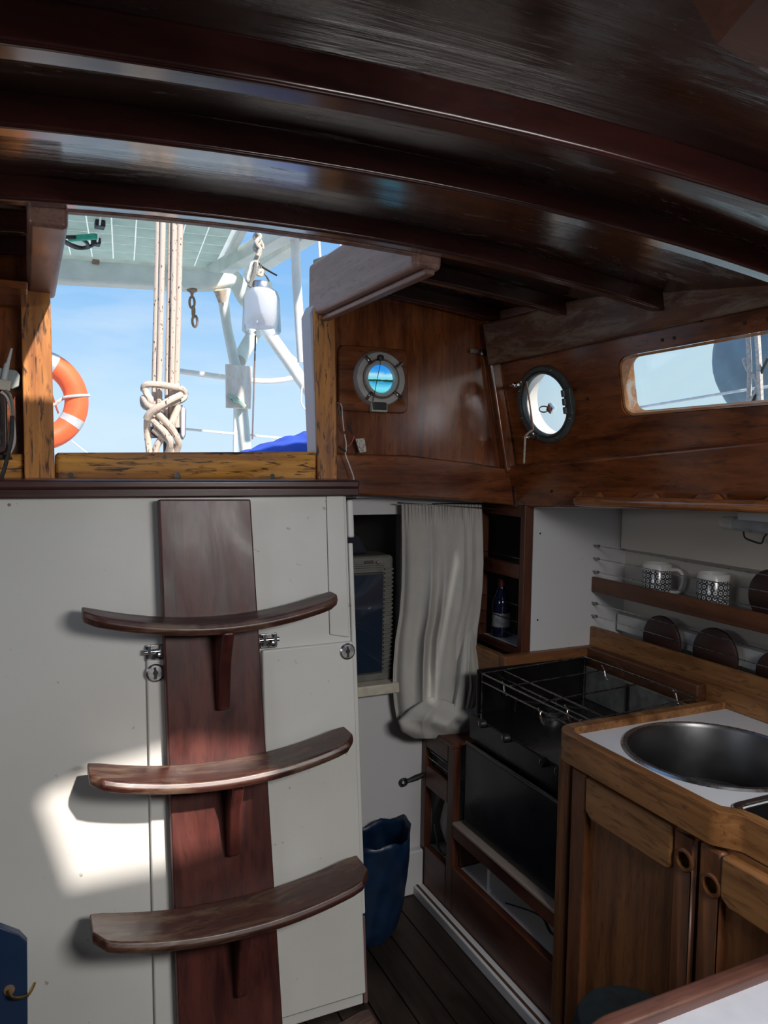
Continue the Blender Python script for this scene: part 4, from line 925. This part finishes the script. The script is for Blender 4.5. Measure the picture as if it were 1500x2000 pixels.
obj('tabletop', prism(new_bm(), Fr((0, 0, 0), (1, 0, 0), (0, 1, 0)), tin+[(1.03, .05)], tz-.034, tz-.014), plain('dimmed_laminate', (.46, .47, .52), .4, 0, .08), tb)  # white laminate darkened in colour for the weaker light on the table
for x, y in ((.62, .53), (.98, .53), (.62, .12), (.98, .12)): obj('leg', wbox(new_bm(), x-.02, x+.02, y-.02, y+.02, FLZ, tz-.034), REDZ, tb, bevel=.004)
bl_ = thing('blue_locker', (-.2, 1.55, FLZ), 'dark blue painted locker front at the lower left with brass hook', 'locker')
qa = P(53, 1842, Y=1.50); qb = P(38, 1826, Y=1.50); qc = P(0, 1812, Y=1.50)
pts = [(-.5, FLZ), (qa.x-.004, FLZ), (qa.x, qa.z), (qb.x, qb.z), (qc.x, qc.z), (-.5, qc.z+.02)]
obj('front_board', prism(new_bm(), Fr((0, 1.50, 0), (1, 0, 0), (0, 0, 1)), pts, -.02, 0), BLUEP, bl_, bevel=.003)
obj('side_board', wbox(new_bm(), -.5, -.48, 1.52, 1.61, FLZ, .2), BLUEP, bl_)
hk2 = P(18, 1943, Y=1.495)
obj('hook', tube(new_bm(), spline([hk2+V((0, -.004, .012)), hk2+V((.006, -.01, 0)), hk2+V((.03, -.006, -.006)), hk2+V((.042, .03, -.010))], 5), .003, 7), BRASS, bl_)
obj('hook_plate', lathe(new_bm(), [(0, .004), (.009, .003), (.010, 0)], hk2+V((0, .005, .006)), (0, -1, 0), 12), RUST, bl_)
# ------------------------------------------------------------------ small things on the bulkhead
wr = thing('loose_wires', FB.at(*FB.uv(676, 850, .03), .03), 'loose white and red wires hanging beside the companionway post', 'wire')
def bw(pts, r, m, name='wire', w=.05): obj(name, tube(new_bm(), spline([FB.at(*FB.uv(x, y, w), w) for x, y in pts], 5), r, 6), m, wr)
bw([(659, 787), (667, 792), (669, 815), (672, 842)], .0013, WIREW); bw([(673, 848), (676, 865), (676, 880), (675, 888), (683, 910), (690, 930), (692, 945)], .0017, WIREW)
bw([(692, 852), (686, 866), (678, 873)], .0016, WIRER); bw([(688, 846), (682, 836), (678, 825)], .0022, WIREB); bw([(661, 872), (668, 878), (676, 882)], .002, WIREB)
bw([(661, 787), (662, 800), (664, 812)], .003, WIREB)
obj('clip', lathe(new_bm(), [(0, .006), (.006, .005), (.008, 0)], FB.at(*FB.uv(692, 950, .05), .046), FB.w, 10), CREAM, wr)
def tag_mat():
    m, nt, n, l, b = base('printed_tag'); v = mapping(n, l, (420, 420, 150)); z = noise(n, l, v, 1, 2)
    l.new(mix(n, l, rng(n, l, z, .52, .58, 0, .8), (.62, .56, .48), (.12, .10, .09)), b.inputs['Base Color']); b.inputs['Roughness'].default_value = .7; return m
q = [FB.uv(*p, .03) for p in ((703, 884), (716, 882), (712, 856), (695, 857))]
obj('paper_tag', prism(new_bm(), FB, q, .024, .029), tag_mat(), label='small white printed tag hanging below the round porthole', cat='tag')
c = FB.uv(930, 686, .01); g = fbox(new_bm(), FB, c[0]-.02, c[0]+.025, c[1]-.006, c[1]+.006, 0, .010); lathe(g, [(.006, .01), (.006, .02), (0, .021)], FB.at(c[0]+.015, c[1]-.006), FB.w, 10)
obj('catch', g, DCHROME, label='small metal catch under the deck beam at the top of the bulkhead', cat='catch')
# radio and antenna gadget at the left edge
rd = thing('vhf_handset', P(6, 830, Y=1.82), 'black handset with chrome frame mounted on the bulkhead at the left edge', 'radio')
r0_, r1_ = FB.uv(-30, 885, .06), FB.uv(13, 768, .06)
obj('body', prism(new_bm(), FB, rrect(r0_[0], r1_[0], r0_[1], r1_[1], .015), .0, .06), plain('brown_plastic', (.05, .025, .02), .35), rd, bevel=.004)
obj('face', prism(new_bm(), FB, rrect(r0_[0]+.005, r1_[0]-.012, r0_[1]+.01, r1_[1]-.012, .01), .06, .066), BLACK, rd, bevel=.003)
for y in (806, 848):
    c = FB.uv(2, y, .066); obj('knob', lathe(new_bm(), [(0, .070), (.004, .070), (.0045, .066)], FB.at(*c), FB.w, 12), CHROME, rd, smooth=True)
obj('foot_clip', prism(new_bm(), FB, [(r0_[0]-.01, r0_[1]-.012), (r1_[0]+.01, r0_[1]-.012), (r1_[0]+.004, r0_[1]-.002), (r0_[0]-.01, r0_[1]-.002)], 0, .05), BLACKM, rd, bevel=.002)
an = thing('antenna_module', P(12, 735, Y=1.84), 'clear plastic gadget with a white stub aerial at the left edge', 'gadget')
c = FB.uv(10, 738, .05); F_an = Fr(FB.at(*c, .02), (1, 0, -.12), (.12, .04, 1))
obj('case', prism(new_bm(), F_an, [(-.06, -.020), (.016, -.020), (.028, -.012), (.028, .012), (.020, .022), (-.06, .022)], 0, .018), CLEARP, an, bevel=.003)
obj('circuit_block', prism(new_bm(), F_an, rrect(-.018, .012, -.026, -.004, .002), .018, .026), CREAM, an, bevel=.001)
obj('aerial', tube(new_bm(), [F_an.at(-.002, -.004, .024), F_an.at(0, .028, .024), F_an.at(.002, .034, .024), F_an.at(.006, .066, .024)], [.006, .006, .004, .0025], 10), plain('pale_aerial', (.58, .60, .60), .4), an, smooth=True)
cb_ = thing('cables', P(20, 850, Y=1.83), 'white and black cables looping down beside the left companionway post', 'cable')
def cw(pts, r, m, w=.055): obj('cable', tube(new_bm(), spline([FB.at(*FB.uv(x, y, w), w) for x, y in pts], 6), r, 8), m, cb_, smooth=True)
cw([(2, 765), (12, 775), (21, 793), (25, 815), (28, 850), (26, 870), (19, 885)], .0036, WIREW)
cw([(10, 762), (20, 772), (25, 795), (26, 820)], .003, plain('grey_cable', (.2, .2, .19), .5), .062)
cw([(24, 812), (23, 850), (14, 895), (4, 930), (-8, 955)], .0042, WIREB, .068)
# ------------------------------------------------------------------ outside
bm = new_bm(); ring_o = [(900*math.cos(2*math.pi*k/48), 900*math.sin(2*math.pi*k/48)) for k in range(48)]; ring_i = [(9*math.cos(2*math.pi*k/48), 9*math.sin(2*math.pi*k/48)) for k in range(48)]
A_ = [bm.verts.new((x, y, .75)) for x, y in ring_o]; B_ = [bm.verts.new((x, y, .75)) for x, y in ring_i]
for k in range(48): bm.faces.new((A_[k], A_[(k+1) % 48], B_[(k+1) % 48], B_[k]))
struct('sea', bm, SEA)
struct('trim_22', wbox(new_bm(), -2.2, 2.6, 2.75, 5.4, .86, .90), plain('pale_deck_paint', (.55, .56, .54), .6))   # after deck
# mainsheet tackle
YT = 2.25
mt_ = thing('mainsheet_tackle', P(320, 840, Y=YT), 'cream flecked mainsheet falls with a wrapped rope hank and grey block', 'rope')
def flecked():
    m, nt, n, l, b = base('flecked_rope'); v = mapping(n, l, (1, 1, .45)); z = noise(n, l, v, 170, 2); s = noise(n, l, mapping(n, l, (400, 400, 900)), 1, 1)
    c = mix(n, l, rng(n, l, z, .64, .69), (.62, .53, .45), (.05, .04, .04)); l.new(c, b.inputs['Base Color']); b.inputs['Roughness'].default_value = .9
    bp = n.new('ShaderNodeBump'); bp.inputs['Strength'].default_value = .4; bp.inputs['Distance'].default_value = .002; l.new(s, bp.inputs['Height']); l.new(bp.outputs[0], b.inputs['Normal']); return m
FR = flecked()
def rope(pts, r, n=6, name='rope', y=YT, par=mt_, m=FR):
    q = [P(a[0], a[1], Y=y-(a[2] if len(a) > 2 else 0)) for a in pts]
    return obj(name, tube(new_bm(), spline(q, n), r, 9), m, par, smooth=True)
for xt, xb, dy in ((309, 302, 0), (318, 311, .01), (333, 326, .0), (341, 336, .012), (346, 340, .0), (352, 345, .014)):
    rope([(xt+1, 330, dy), (xt, 420, dy), ((xt+xb)/2, 600, dy), (xb, 750, dy), (xb+1, 835, dy)], .0083 if xt not in (333,) else .0062)
hank = [[(281, 763, .02), (284, 752, .03), (305, 751, .04), (335, 755, .045), (355, 760, .03), (361, 772, .02), (352, 782, .03), (325, 790, .055), (300, 803, .06), (289, 815, .05), (287, 835, .02), (289, 860, .015), (292, 885, .015)],
        [(283, 760, .03), (288, 772, .035), (294, 782, .05), (288, 795, .03), (281, 790, .02), (280, 778, .02), (286, 787, .045), (300, 800, .05), (318, 818, .055), (336, 838, .05), (346, 856, .045), (349, 868, .035), (343, 884, .02)],
        [(354, 771, .05), (335, 780, .065), (312, 793, .07), (293, 806, .06), (286, 818, .05)],
        [(295, 818, .04), (308, 830, .045), (322, 845, .05), (332, 862, .05), (330, 880, .03), (326, 888, .02)],
        [(349, 792, .035), (342, 810, .04), (334, 828, .045), (322, 848, .03), (308, 868, .025), (302, 888, .02)],
        [(300, 838, .03), (314, 850, .035), (326, 858, .03), (338, 874, .02), (340, 890, .02)]]
for h_ in hank: rope(h_, .0095, 5, 'hank_turn')
FT2 = Fr((0, YT-.005, 0), (1, 0, 0), (0, 0, 1))
def tpx(x, y, yy): q = P(x, y, Y=yy); return (q.x, q.z)
bl = obj('block', prism(new_bm(), FT2, [tpx(*p, YT) for p in ((296, 850), (304, 856), (334, 852), (352, 845), (352, 795), (344, 780), (308, 780), (300, 800))][::1], -.03, -.006), plain('grey_block', (.10, .10, .12), .4, .3), mt_, bevel=.008)
obj('cheek', prism(new_bm(), FT2, [tpx(*p, YT) for p in ((349, 800), (354, 790), (361, 800), (360, 850), (355, 860), (349, 850))], -.03, .02), plain('silver_cheek', (.42, .44, .50), .35, .6), bl, bevel=.004)
obj('cam_plate', prism(new_bm(), FT2, [tpx(*p, YT) for p in ((291, 856), (310, 856), (310, 838), (291, 833))], -.01, .012), plain('slate_plate', (.16, .17, .22), .4, .4), bl, bevel=.003)
obj('shackle', tube(new_bm(), [P(322, 852, Y=YT), P(323, 875, Y=YT), P(323, 905, Y=YT)], .006, 8), DSTEEL, bl)
# gallows arch
YA = 3.5
ar = thing('gallows_arch', P(470, 870, Y=YA), 'pale green painted stern arch with flared corner and braces', 'arch')
def arch_tube(pts, r, name, y=YA, m=ARCH, n=6, par=ar, k=14):
    q = [P(a[0], a[1], Y=y+(a[2] if len(a) > 2 else 0)) for a in pts]
    return obj(name, tube(new_bm(), spline(q, n), r, k), m, par, smooth=True)
F_A = Fr((0, YA, 0), (1, 0, 0), (0, 0, 1))
def apx(pix, y): return [(lambda q: (q.x, q.z))(P(a, b, Y=y)) for a, b in pix]
obj('cross_bar', prism(new_bm(), F_A, apx([(-60, 553), (105, 553), (240, 560), (360, 567), (412, 567), (455, 560), (463, 548), (452, 538), (380, 531), (240, 518), (105, 507), (-60, 499)], YA), -.05, .05), ARCH, ar, bevel=.035, seg=4)
obj('leg', prism(new_bm(), F_A, apx([(484, 1010), (502, 1010), (478, 745), (466, 700), (452, 640), (446, 590), (452, 556), (412, 560), (426, 580), (436, 640), (450, 712)], YA-.002), -.03, .03), ARCH, ar, bevel=.018, seg=3)
arch_tube([(452, 541), (465, 555), (478, 580), (500, 605), (515, 640)], .040, 'brace', YA+.15)
obj('brace', tube(new_bm(), [P(466, 705, Y=YA), P(500, 645, Y=YA+.2)], .034, 12), ARCH, ar, smooth=True)
obj('brace', tube(new_bm(), [P(512, 632, Y=YA+.1), P(560, 700, Y=YA+.05), P(618, 785, Y=YA)], .030, 12), WPIPE, ar, smooth=True)
obj('brace', tube(new_bm(), [P(545, 680, Y=YA+.12), P(582, 712, Y=YA+.1)], .018, 12), WPIPE, ar, smooth=True)
obj('rust_stain_plate', tube(new_bm(), [P(430, 566, Y=YA-.06), P(434, 590, Y=YA-.045)], [.03, .018], 10), plain('rust_stained_paint', (.62, .50, .38), .6, 0, .4), ar, smooth=True)
c = P(187, 512, Y=YA-.055); obj('clamp', wbox(new_bm(), c.x-.014, c.x+.014, c.y-.01, c.y+.06, c.z-.008, c.z+.010), RUST, ar, bevel=.003)
ch = thing('rusty_chain', P(377, 590, Y=YA-.04), 'short rusty chain hanging from the arch beside the mainsheet', 'chain')
q = P(375, 566, Y=YA-.02); obj('eye_plate', lathe(new_bm(), [(.024, 0), (.022, -.006), (.008, -.014), (.005, -.03), (0, -.03)], q, (0, 0, 1), 12), RUST, ch, smooth=True)
for i in range(3):
    zc_ = q.z-.055-i*.040; ax = (1, 0) if i % 2 == 0 else (.5, .85)
    obj('link', tube(new_bm(), [V((q.x+.006*i+.011*math.cos(a*.393)*ax[0], q.y+.011*math.cos(a*.393)*ax[1], zc_+.025*math.sin(a*.393))) for a in range(16)], .0055, 6, True), RUST, ch, smooth=True)
pole = obj('white_post', tube(new_bm(), [P(573, 380, Y=3.1), P(580, 560, Y=3.1), P(590, 708, Y=3.1)], .020, 14), WPIPE, label='slim white upright post to the right of the hanging lantern', cat='post', smooth=True)
gr = thing('guard_rail', P(420, 735, Y=3.9), 'white tubular guard rail running across behind the mainsheet', 'rail')
obj('bar', tube(new_bm(), spline([P(330, 722, Y=3.9), P(380, 729, Y=3.9), P(440, 737, Y=3.9), P(505, 744, Y=3.9), P(545, 743, Y=3.9), P(580, 737, Y=3.9), P(640, 730, Y=3.9)], 5), .014, 10), WPIPE, gr, smooth=True)
obj('lower_line', tube(new_bm(), [P(330, 835, Y=3.9), P(360, 838, Y=3.9), P(520, 853, Y=3.9), P(620, 862, Y=3.9)], .006, 8), WPIPE, gr, smooth=True)
obj('stanchion', tube(new_bm(), [P(461, 780, Y=3.9), V((P(457, 905, Y=3.9).x, 3.9, .90))], .012, 10), WPIPE, gr, smooth=True)
obj('stanchion', tube(new_bm(), [P(645, 700, Y=3.9), V((P(650, 905, Y=3.9).x, 3.9, .90))], .014, 10), WPIPE, gr, smooth=True)
pb = thing('plywood_board', P(466, 755, Y=3.35), 'weathered plywood rectangle lashed to the guard rail with green line', 'board')
obj('panel', prism(new_bm(), F_A, apx([(441, 797), (489, 799), (492, 716), (440, 711)], 3.46), .034, .05), PLY, pb, bevel=.004)
obj('lashing', tube(new_bm(), spline([P(450, 771, Y=3.44), P(460, 781, Y=3.435), P(470, 786, Y=3.435), P(478, 795, Y=3.435)], 4), .011, 7), plain('mint_rope', (.42, .60, .48), .8), pb, smooth=True)
obj('lashing', tube(new_bm(), spline([P(452, 781, Y=3.44), P(462, 779, Y=3.435), P(472, 789, Y=3.435)], 4), .007, 7), plain('green_rope', (.12, .36, .25), .8), pb, smooth=True)
# lantern
YL = 2.55; lc = P(511, 600, Y=YL); k_ = (P(512, 600, Y=YL)-lc).length
lan = thing('lantern', P(511, 650, Y=YL), 'jar lantern with frosted white liner and steel lid hanging from a rope', 'lantern')
zt0 = P(511, 563, Y=YL).z; zb0 = P(511, 650, Y=YL).z; H = zt0-zb0
obj('jar', lathe(new_bm(), [(0, 0), (35*k_, 0), (37*k_, .006), (34*k_, H*.78), (30*k_, H*.92), (20*k_, H)], (lc.x, lc.y, zb0), (0, 0, 1), 40), JAR, lan, smooth=True)
obj('liner', lathe(new_bm(), [(0, H*.12), (26*k_, H*.12), (30*k_, H*.2), (30.5*k_, H*.82), (27*k_, H*.93), (19*k_, H*.985), (0, H*.985)], (lc.x-2*k_, lc.y, zb0), (0, 0, 1), 40), FROST, lan, smooth=True)
obj('lid', lathe(new_bm(), [(20*k_, 0), (21*k_, .002), (21*k_, 10*k_), (19*k_, 13*k_), (0, 13*k_)], (lc.x-1*k_, lc.y, zt0-2*k_), (0, 0, 1), 32), STEEL, lan, smooth=True)
obj('wire_handle', tube(new_bm(), spline([P(489, 563, Y=YL), P(490, 550, Y=YL), P(503, 512, Y=YL), P(512, 527, Y=YL), P(526, 550, Y=YL), P(526, 562, Y=YL)], 5), .0032, 7), DCHROME, lan, smooth=True)
obj('tie_wire', tube(new_bm(), spline([P(501, 510, Y=YL), P(512, 521, Y=YL), P(528, 531, Y=YL), P(541, 538, Y=YL)], 4), .003, 6), WIREB, lan)
obj('hang_cord', tube(new_bm(), [P(499, 655, Y=YL+.05), P(493, 858, Y=YL+.05)], .0028, 6), plain('thin_brown_cord', (.25, .2, .2), .8), lan)
lr = thing('lantern_rope', P(503, 470, Y=YL), 'knotted white rope with steel snap shackle holding the lantern', 'rope')
def lrope(pts, r, m=ROPE, name='strand'): obj(name, tube(new_bm(), spline([P(a[0], a[1], Y=YL-(a[2] if len(a) > 2 else 0)) for a in pts], 5), r, 8), m, lr, smooth=True)
lrope([(503, 380), (503, 452), (498, 462), (507, 472), (498, 484), (506, 494), (500, 508), (500, 520)], .009)
lrope([(500, 450, .015), (508, 462, .015), (500, 474, .015), (508, 486, .015), (503, 500, .015)], .007)
lrope([(507, 466), (513, 478), (513, 486)], .005)
lrope([(500, 512), (491, 516, .01), (487, 530, .01), (483, 546, .01), (490, 548, .01), (497, 530, .01), (500, 514)], .008, plain('pale_shackle', (.62, .62, .56), .4, .5), 'snap_shackle')
lrope([(505, 530), (512, 528), (511, 537), (504, 536), (505, 530)], .006)
lrope([(499, 512, .02), (497, 530, .02), (490, 552, .02), (487, 560, .02)], .006, plain('worn_grey_strap', (.22, .21, .19), .7), 'strap')
# life ring
LRY = 3.4; c = P(68, 781, Y=LRY); RR = 83*(P(101, 781, Y=LRY)-P(100, 781, Y=LRY)).length; rr = 24.5*(P(101, 781, Y=LRY)-P(100, 781, Y=LRY)).length
li = thing('life_ring', c, 'orange life ring with grey reflective bands and grab line left in the hatchway', 'life ring')
tilt = V((1, .12, 0)).normalized()
def ringpt(a, r): return c+tilt*(r*math.cos(a))+V((0, 0, 1))*(r*math.sin(a))
obj('ring', tube(new_bm(), [ringpt(2*math.pi*k/64, RR) for k in range(64)], rr, 20, True), ORANGE, li, smooth=True)
for a0 in (-30, 67, 150, 240): obj('reflective_band', tube(new_bm(), [ringpt(math.radians(a0+d), RR) for d in (-6, -3, 0, 3, 6)], rr*1.02, 20), GREYBAND, li, smooth=True)
lp = []
for k in range(32):
    a = 2*math.pi*k/32; lp.append(ringpt(a, RR-rr*1.0-.035*abs(math.sin(2*a)))+V((0, -.01, 0)))
for a0 in (8, 98, 188, 278): obj('rope_turn', tube(new_bm(), [ringpt(math.radians(a0), RR)+(ringpt(math.radians(a0), 1)-c)*(rr*1.08*math.cos(t*.393))+V((0, -1, 0))*(rr*1.08*math.sin(t*.393)) for t in range(16)], .006, 6, True), WPIPE, li, smooth=True)
obj('grab_line', tube(new_bm(), [ringpt(math.radians(8), RR-rr), ringpt(math.radians(20), RR*.2)-V((0, 0, .06)), ringpt(math.radians(188), RR-rr)], .007, 6), ROPE, li, smooth=True)
obj('grab_line', tube(new_bm(), [ringpt(math.radians(60), RR-rr-.02), ringpt(math.radians(-30), RR-rr-.01)], .004, 6), WIRER, li, smooth=True)
obj('grab_line', tube(new_bm(), [P(140, 861, Y=LRY), P(190, 900, Y=LRY)], .003, 6), WPIPE, li)
# blue cushion
YC = 2.6; q0 = P(478, 884, Y=YC)
bm = new_bm(); rows = []
for i in range(25):
    t = i/24; x = 470+ t*230; top_ = 884-48*math.sin(min(1, t*1.15)*math.pi/2)**1.0; row = []
    for k in range(9):
        a = math.pi*k/8
        q = P(x, 930-(930-top_)*math.sin(a)**.6, Y=YC); ww = .16*math.cos(a)
        row.append(bm.verts.new((q.x+.004*math.sin(9*t+3*k), q.y+ww, q.z+.004*math.sin(t*37)*math.sin(a))))
    rows.append(row)
for A, B in zip(rows, rows[1:]):
    for k in range(8): bm.faces.new((A[k], A[k+1], B[k+1], B[k]))
    bm.faces.new((A[8], A[0], B[0], B[8]))
bm.faces.new(rows[0]); bm.faces.new(rows[-1][::-1])
obj('cushion', bm, BLUECUSH, label='bright blue canvas bundle just outside the companionway sill', cat='cushion', smooth=True)
for (x0, y0, x1, y1), lb in (((618, 400, 628, 545), 'thin white stay wire nearest the white upright post'), ((640, 400, 676, 512), 'thin white stay wire slanting above the hatch side coaming')):
    obj('stay', tube(new_bm(), [P(x0, y0, Y=4.6), P(x1, y1, Y=4.6), P(x1+(x1-x0)*3.6, y1+(y1-y0)*3.6, Y=4.6)], .009, 8), WPIPE, label=lb, cat='wire', smooth=True)
obj('rigging_line', tube(new_bm(), spline([P(590, 755, Y=3.5), P(588, 785, Y=3.5), P(600, 803, Y=3.5), P(612, 806, Y=3.5)], 4), .004, 6), WPIPE, label='thin looped line hanging from the white brace beside the right post', cat='line')
# solar panel
ZS = 2.22
sp_ = thing('solar_panel', P(300, 470, Z=ZS), 'pale see-through solar panel seen from below over the stern arch', 'solar panel')
e1 = P(100, 494, Z=ZS); e2 = P(425, 524, Z=ZS); e3 = P(585, 432, Z=ZS)
ux = (e2-e1).normalized(); uy = (e3-e2); uy = (uy-ux*uy.dot(ux)); uy.normalize()
F_S = Fr(e2, -ux, uy)                   # u to the left, v towards the boat
Lv = 1.35; Lu = 2.2
def strip(name, u0, u1, v0, v1, w0, w1, m, b=0): return obj(name, fbox(new_bm(), F_S, u0, u1, v0, v1, w0, w1), m, sp_, bevel=b)
sgn = 1 if F_S.w.z > 0 else -1
back = fabric('translucent_backsheet', (.92, .95, .92), .62, 300, .05); cellm = fabric('solar_cell_underside', (.74, .83, .79), .55, 300, .1)
strip('backsheet', 0, Lu, 0, Lv, 0, .004*sgn, back)
for u0, u1, v0, v1 in ((-.03, Lu, -.03, 0), (-.03, 0, 0, Lv), (Lu, Lu+.03, -.03, Lv), (-.03, Lu, Lv, Lv+.03)): strip('frame', u0, u1, v0, v1, -.03*sgn, .01*sgn, ARCH, .004)
cm = None; pu, pv = .098, .150
for i in range(22):
    for j in range(9):
        if cm is None:
            bm = fbox(new_bm(), Fr((0, 0, 0), -ux, uy), .003, pu-.003, .006, pv-.006, -.0025*sgn, -.0002*sgn); o = obj('cell', bm, cellm, sp_); cm = o.data; COL.objects.unlink(o); bpy.data.objects.remove(o)
        o = bpy.data.objects.new('cell', cm); o.location = F_S.at(.02+i*pu, .0+j*pv, 0); link(o, sp_)
bt = thing('panel_beams', P(500, 480, Z=ZS-.05), 'pair of pale green square tubes carrying the solar panel edge', 'beam')
for (x0, y0, x1, y1), dz in (((425, 530, 585, 436), 0), ((500, 520, 640, 432), 0)):
    a = P(x0, y0, Z=ZS-.045); b = P(x1, y1, Z=ZS-.045); d = (b-a).normalized(); F_ = Fr(a, d, V((0, 0, 1)))
    obj('tube', fbox(new_bm(), F_, -.1, (b-a).length+1.0, -.035, .035, -.035, .035), ARCH, bt, bevel=.006)
cbl = thing('panel_cable', P(150, 470, Z=ZS-.04), 'black cable loop with green tape and plugs under the solar panel', 'cable')
def pz(x, y, d=.035): return P(x, y, Z=ZS-d)
obj('loop', tube(new_bm(), spline([pz(100, 470), pz(122, 469), pz(140, 478), pz(160, 484), pz(172, 480), pz(165, 470), pz(148, 464), pz(125, 464), pz(128, 474), pz(150, 484), pz(172, 483), pz(188, 474)], 6), .008, 7), WIREB, cbl, smooth=True)
obj('tape', fbox(new_bm(), Fr(pz(135, 466), pz(185, 462)-pz(135, 466), V((0, 0, 1))), 0, .14, -.012, .012, -.01, .01), GREENT, cbl, bevel=.004)
for x, y in ((195, 438), (187, 472)):
    c = pz(x, y, .02); obj('plug', wbox(new_bm(), c.x-.02, c.x+.02, c.y-.03, c.y+.03, c.z-.015, c.z+.012), BLACKM, cbl, bevel=.004)
obj('lead', tube(new_bm(), [pz(198, 410, .02), pz(195, 438, .03), pz(190, 472, .03)], .004, 6), WPIPE, cbl)
# grey covered float outside the cabin window
gx = P(1475, 720, X=2.5)
ob = thing('covered_outboard', gx, 'grey covered outboard motor with cables seen through the long window', 'outboard')
c = P(1500, 690, X=2.45)
cc = P(1552, 675, X=2.55); cr_ = (cc-V((0, 0, CZ))).dot(FW)*148/1500
obj('cover', blob((cc.x, cc.y, cc.z), cr_*.8, cr_*1.15, cr_*1.05, 5, .04, 48, 24), GREYRUB, ob, smooth=True)
obj('bracket', wbox(new_bm(), cc.x-.02, cc.x+.02, cc.y-.02, cc.y+.02, 1.0, cc.z-cr_*.9), STEEL, ob, bevel=.006)
for pts, r in (([(1452, 700), (1460, 722), (1475, 738), (1478, 760), (1465, 785), (1455, 800)], .006), ([(1478, 640), (1482, 700), (1486, 790)], .010), ([(1500, 700), (1488, 725), (1478, 755), (1470, 795)], .005), ([(1460, 640), (1464, 720), (1462, 800)], .008)):
    obj('cable', tube(new_bm(), spline([P(x, y, X=2.22) for x, y in pts], 5), r, 7), ROPE if r > .0055 else WIREB, ob, smooth=True)
obj('guard_line', tube(new_bm(), [P(1205, 803, X=2.3), P(1440, 764, X=2.3), P(1520, 752, X=2.3)], .005, 6), plain('pinkish_line', (.95, .85, .80), .7), label='thin pale line crossing behind the long cabin window', cat='line')
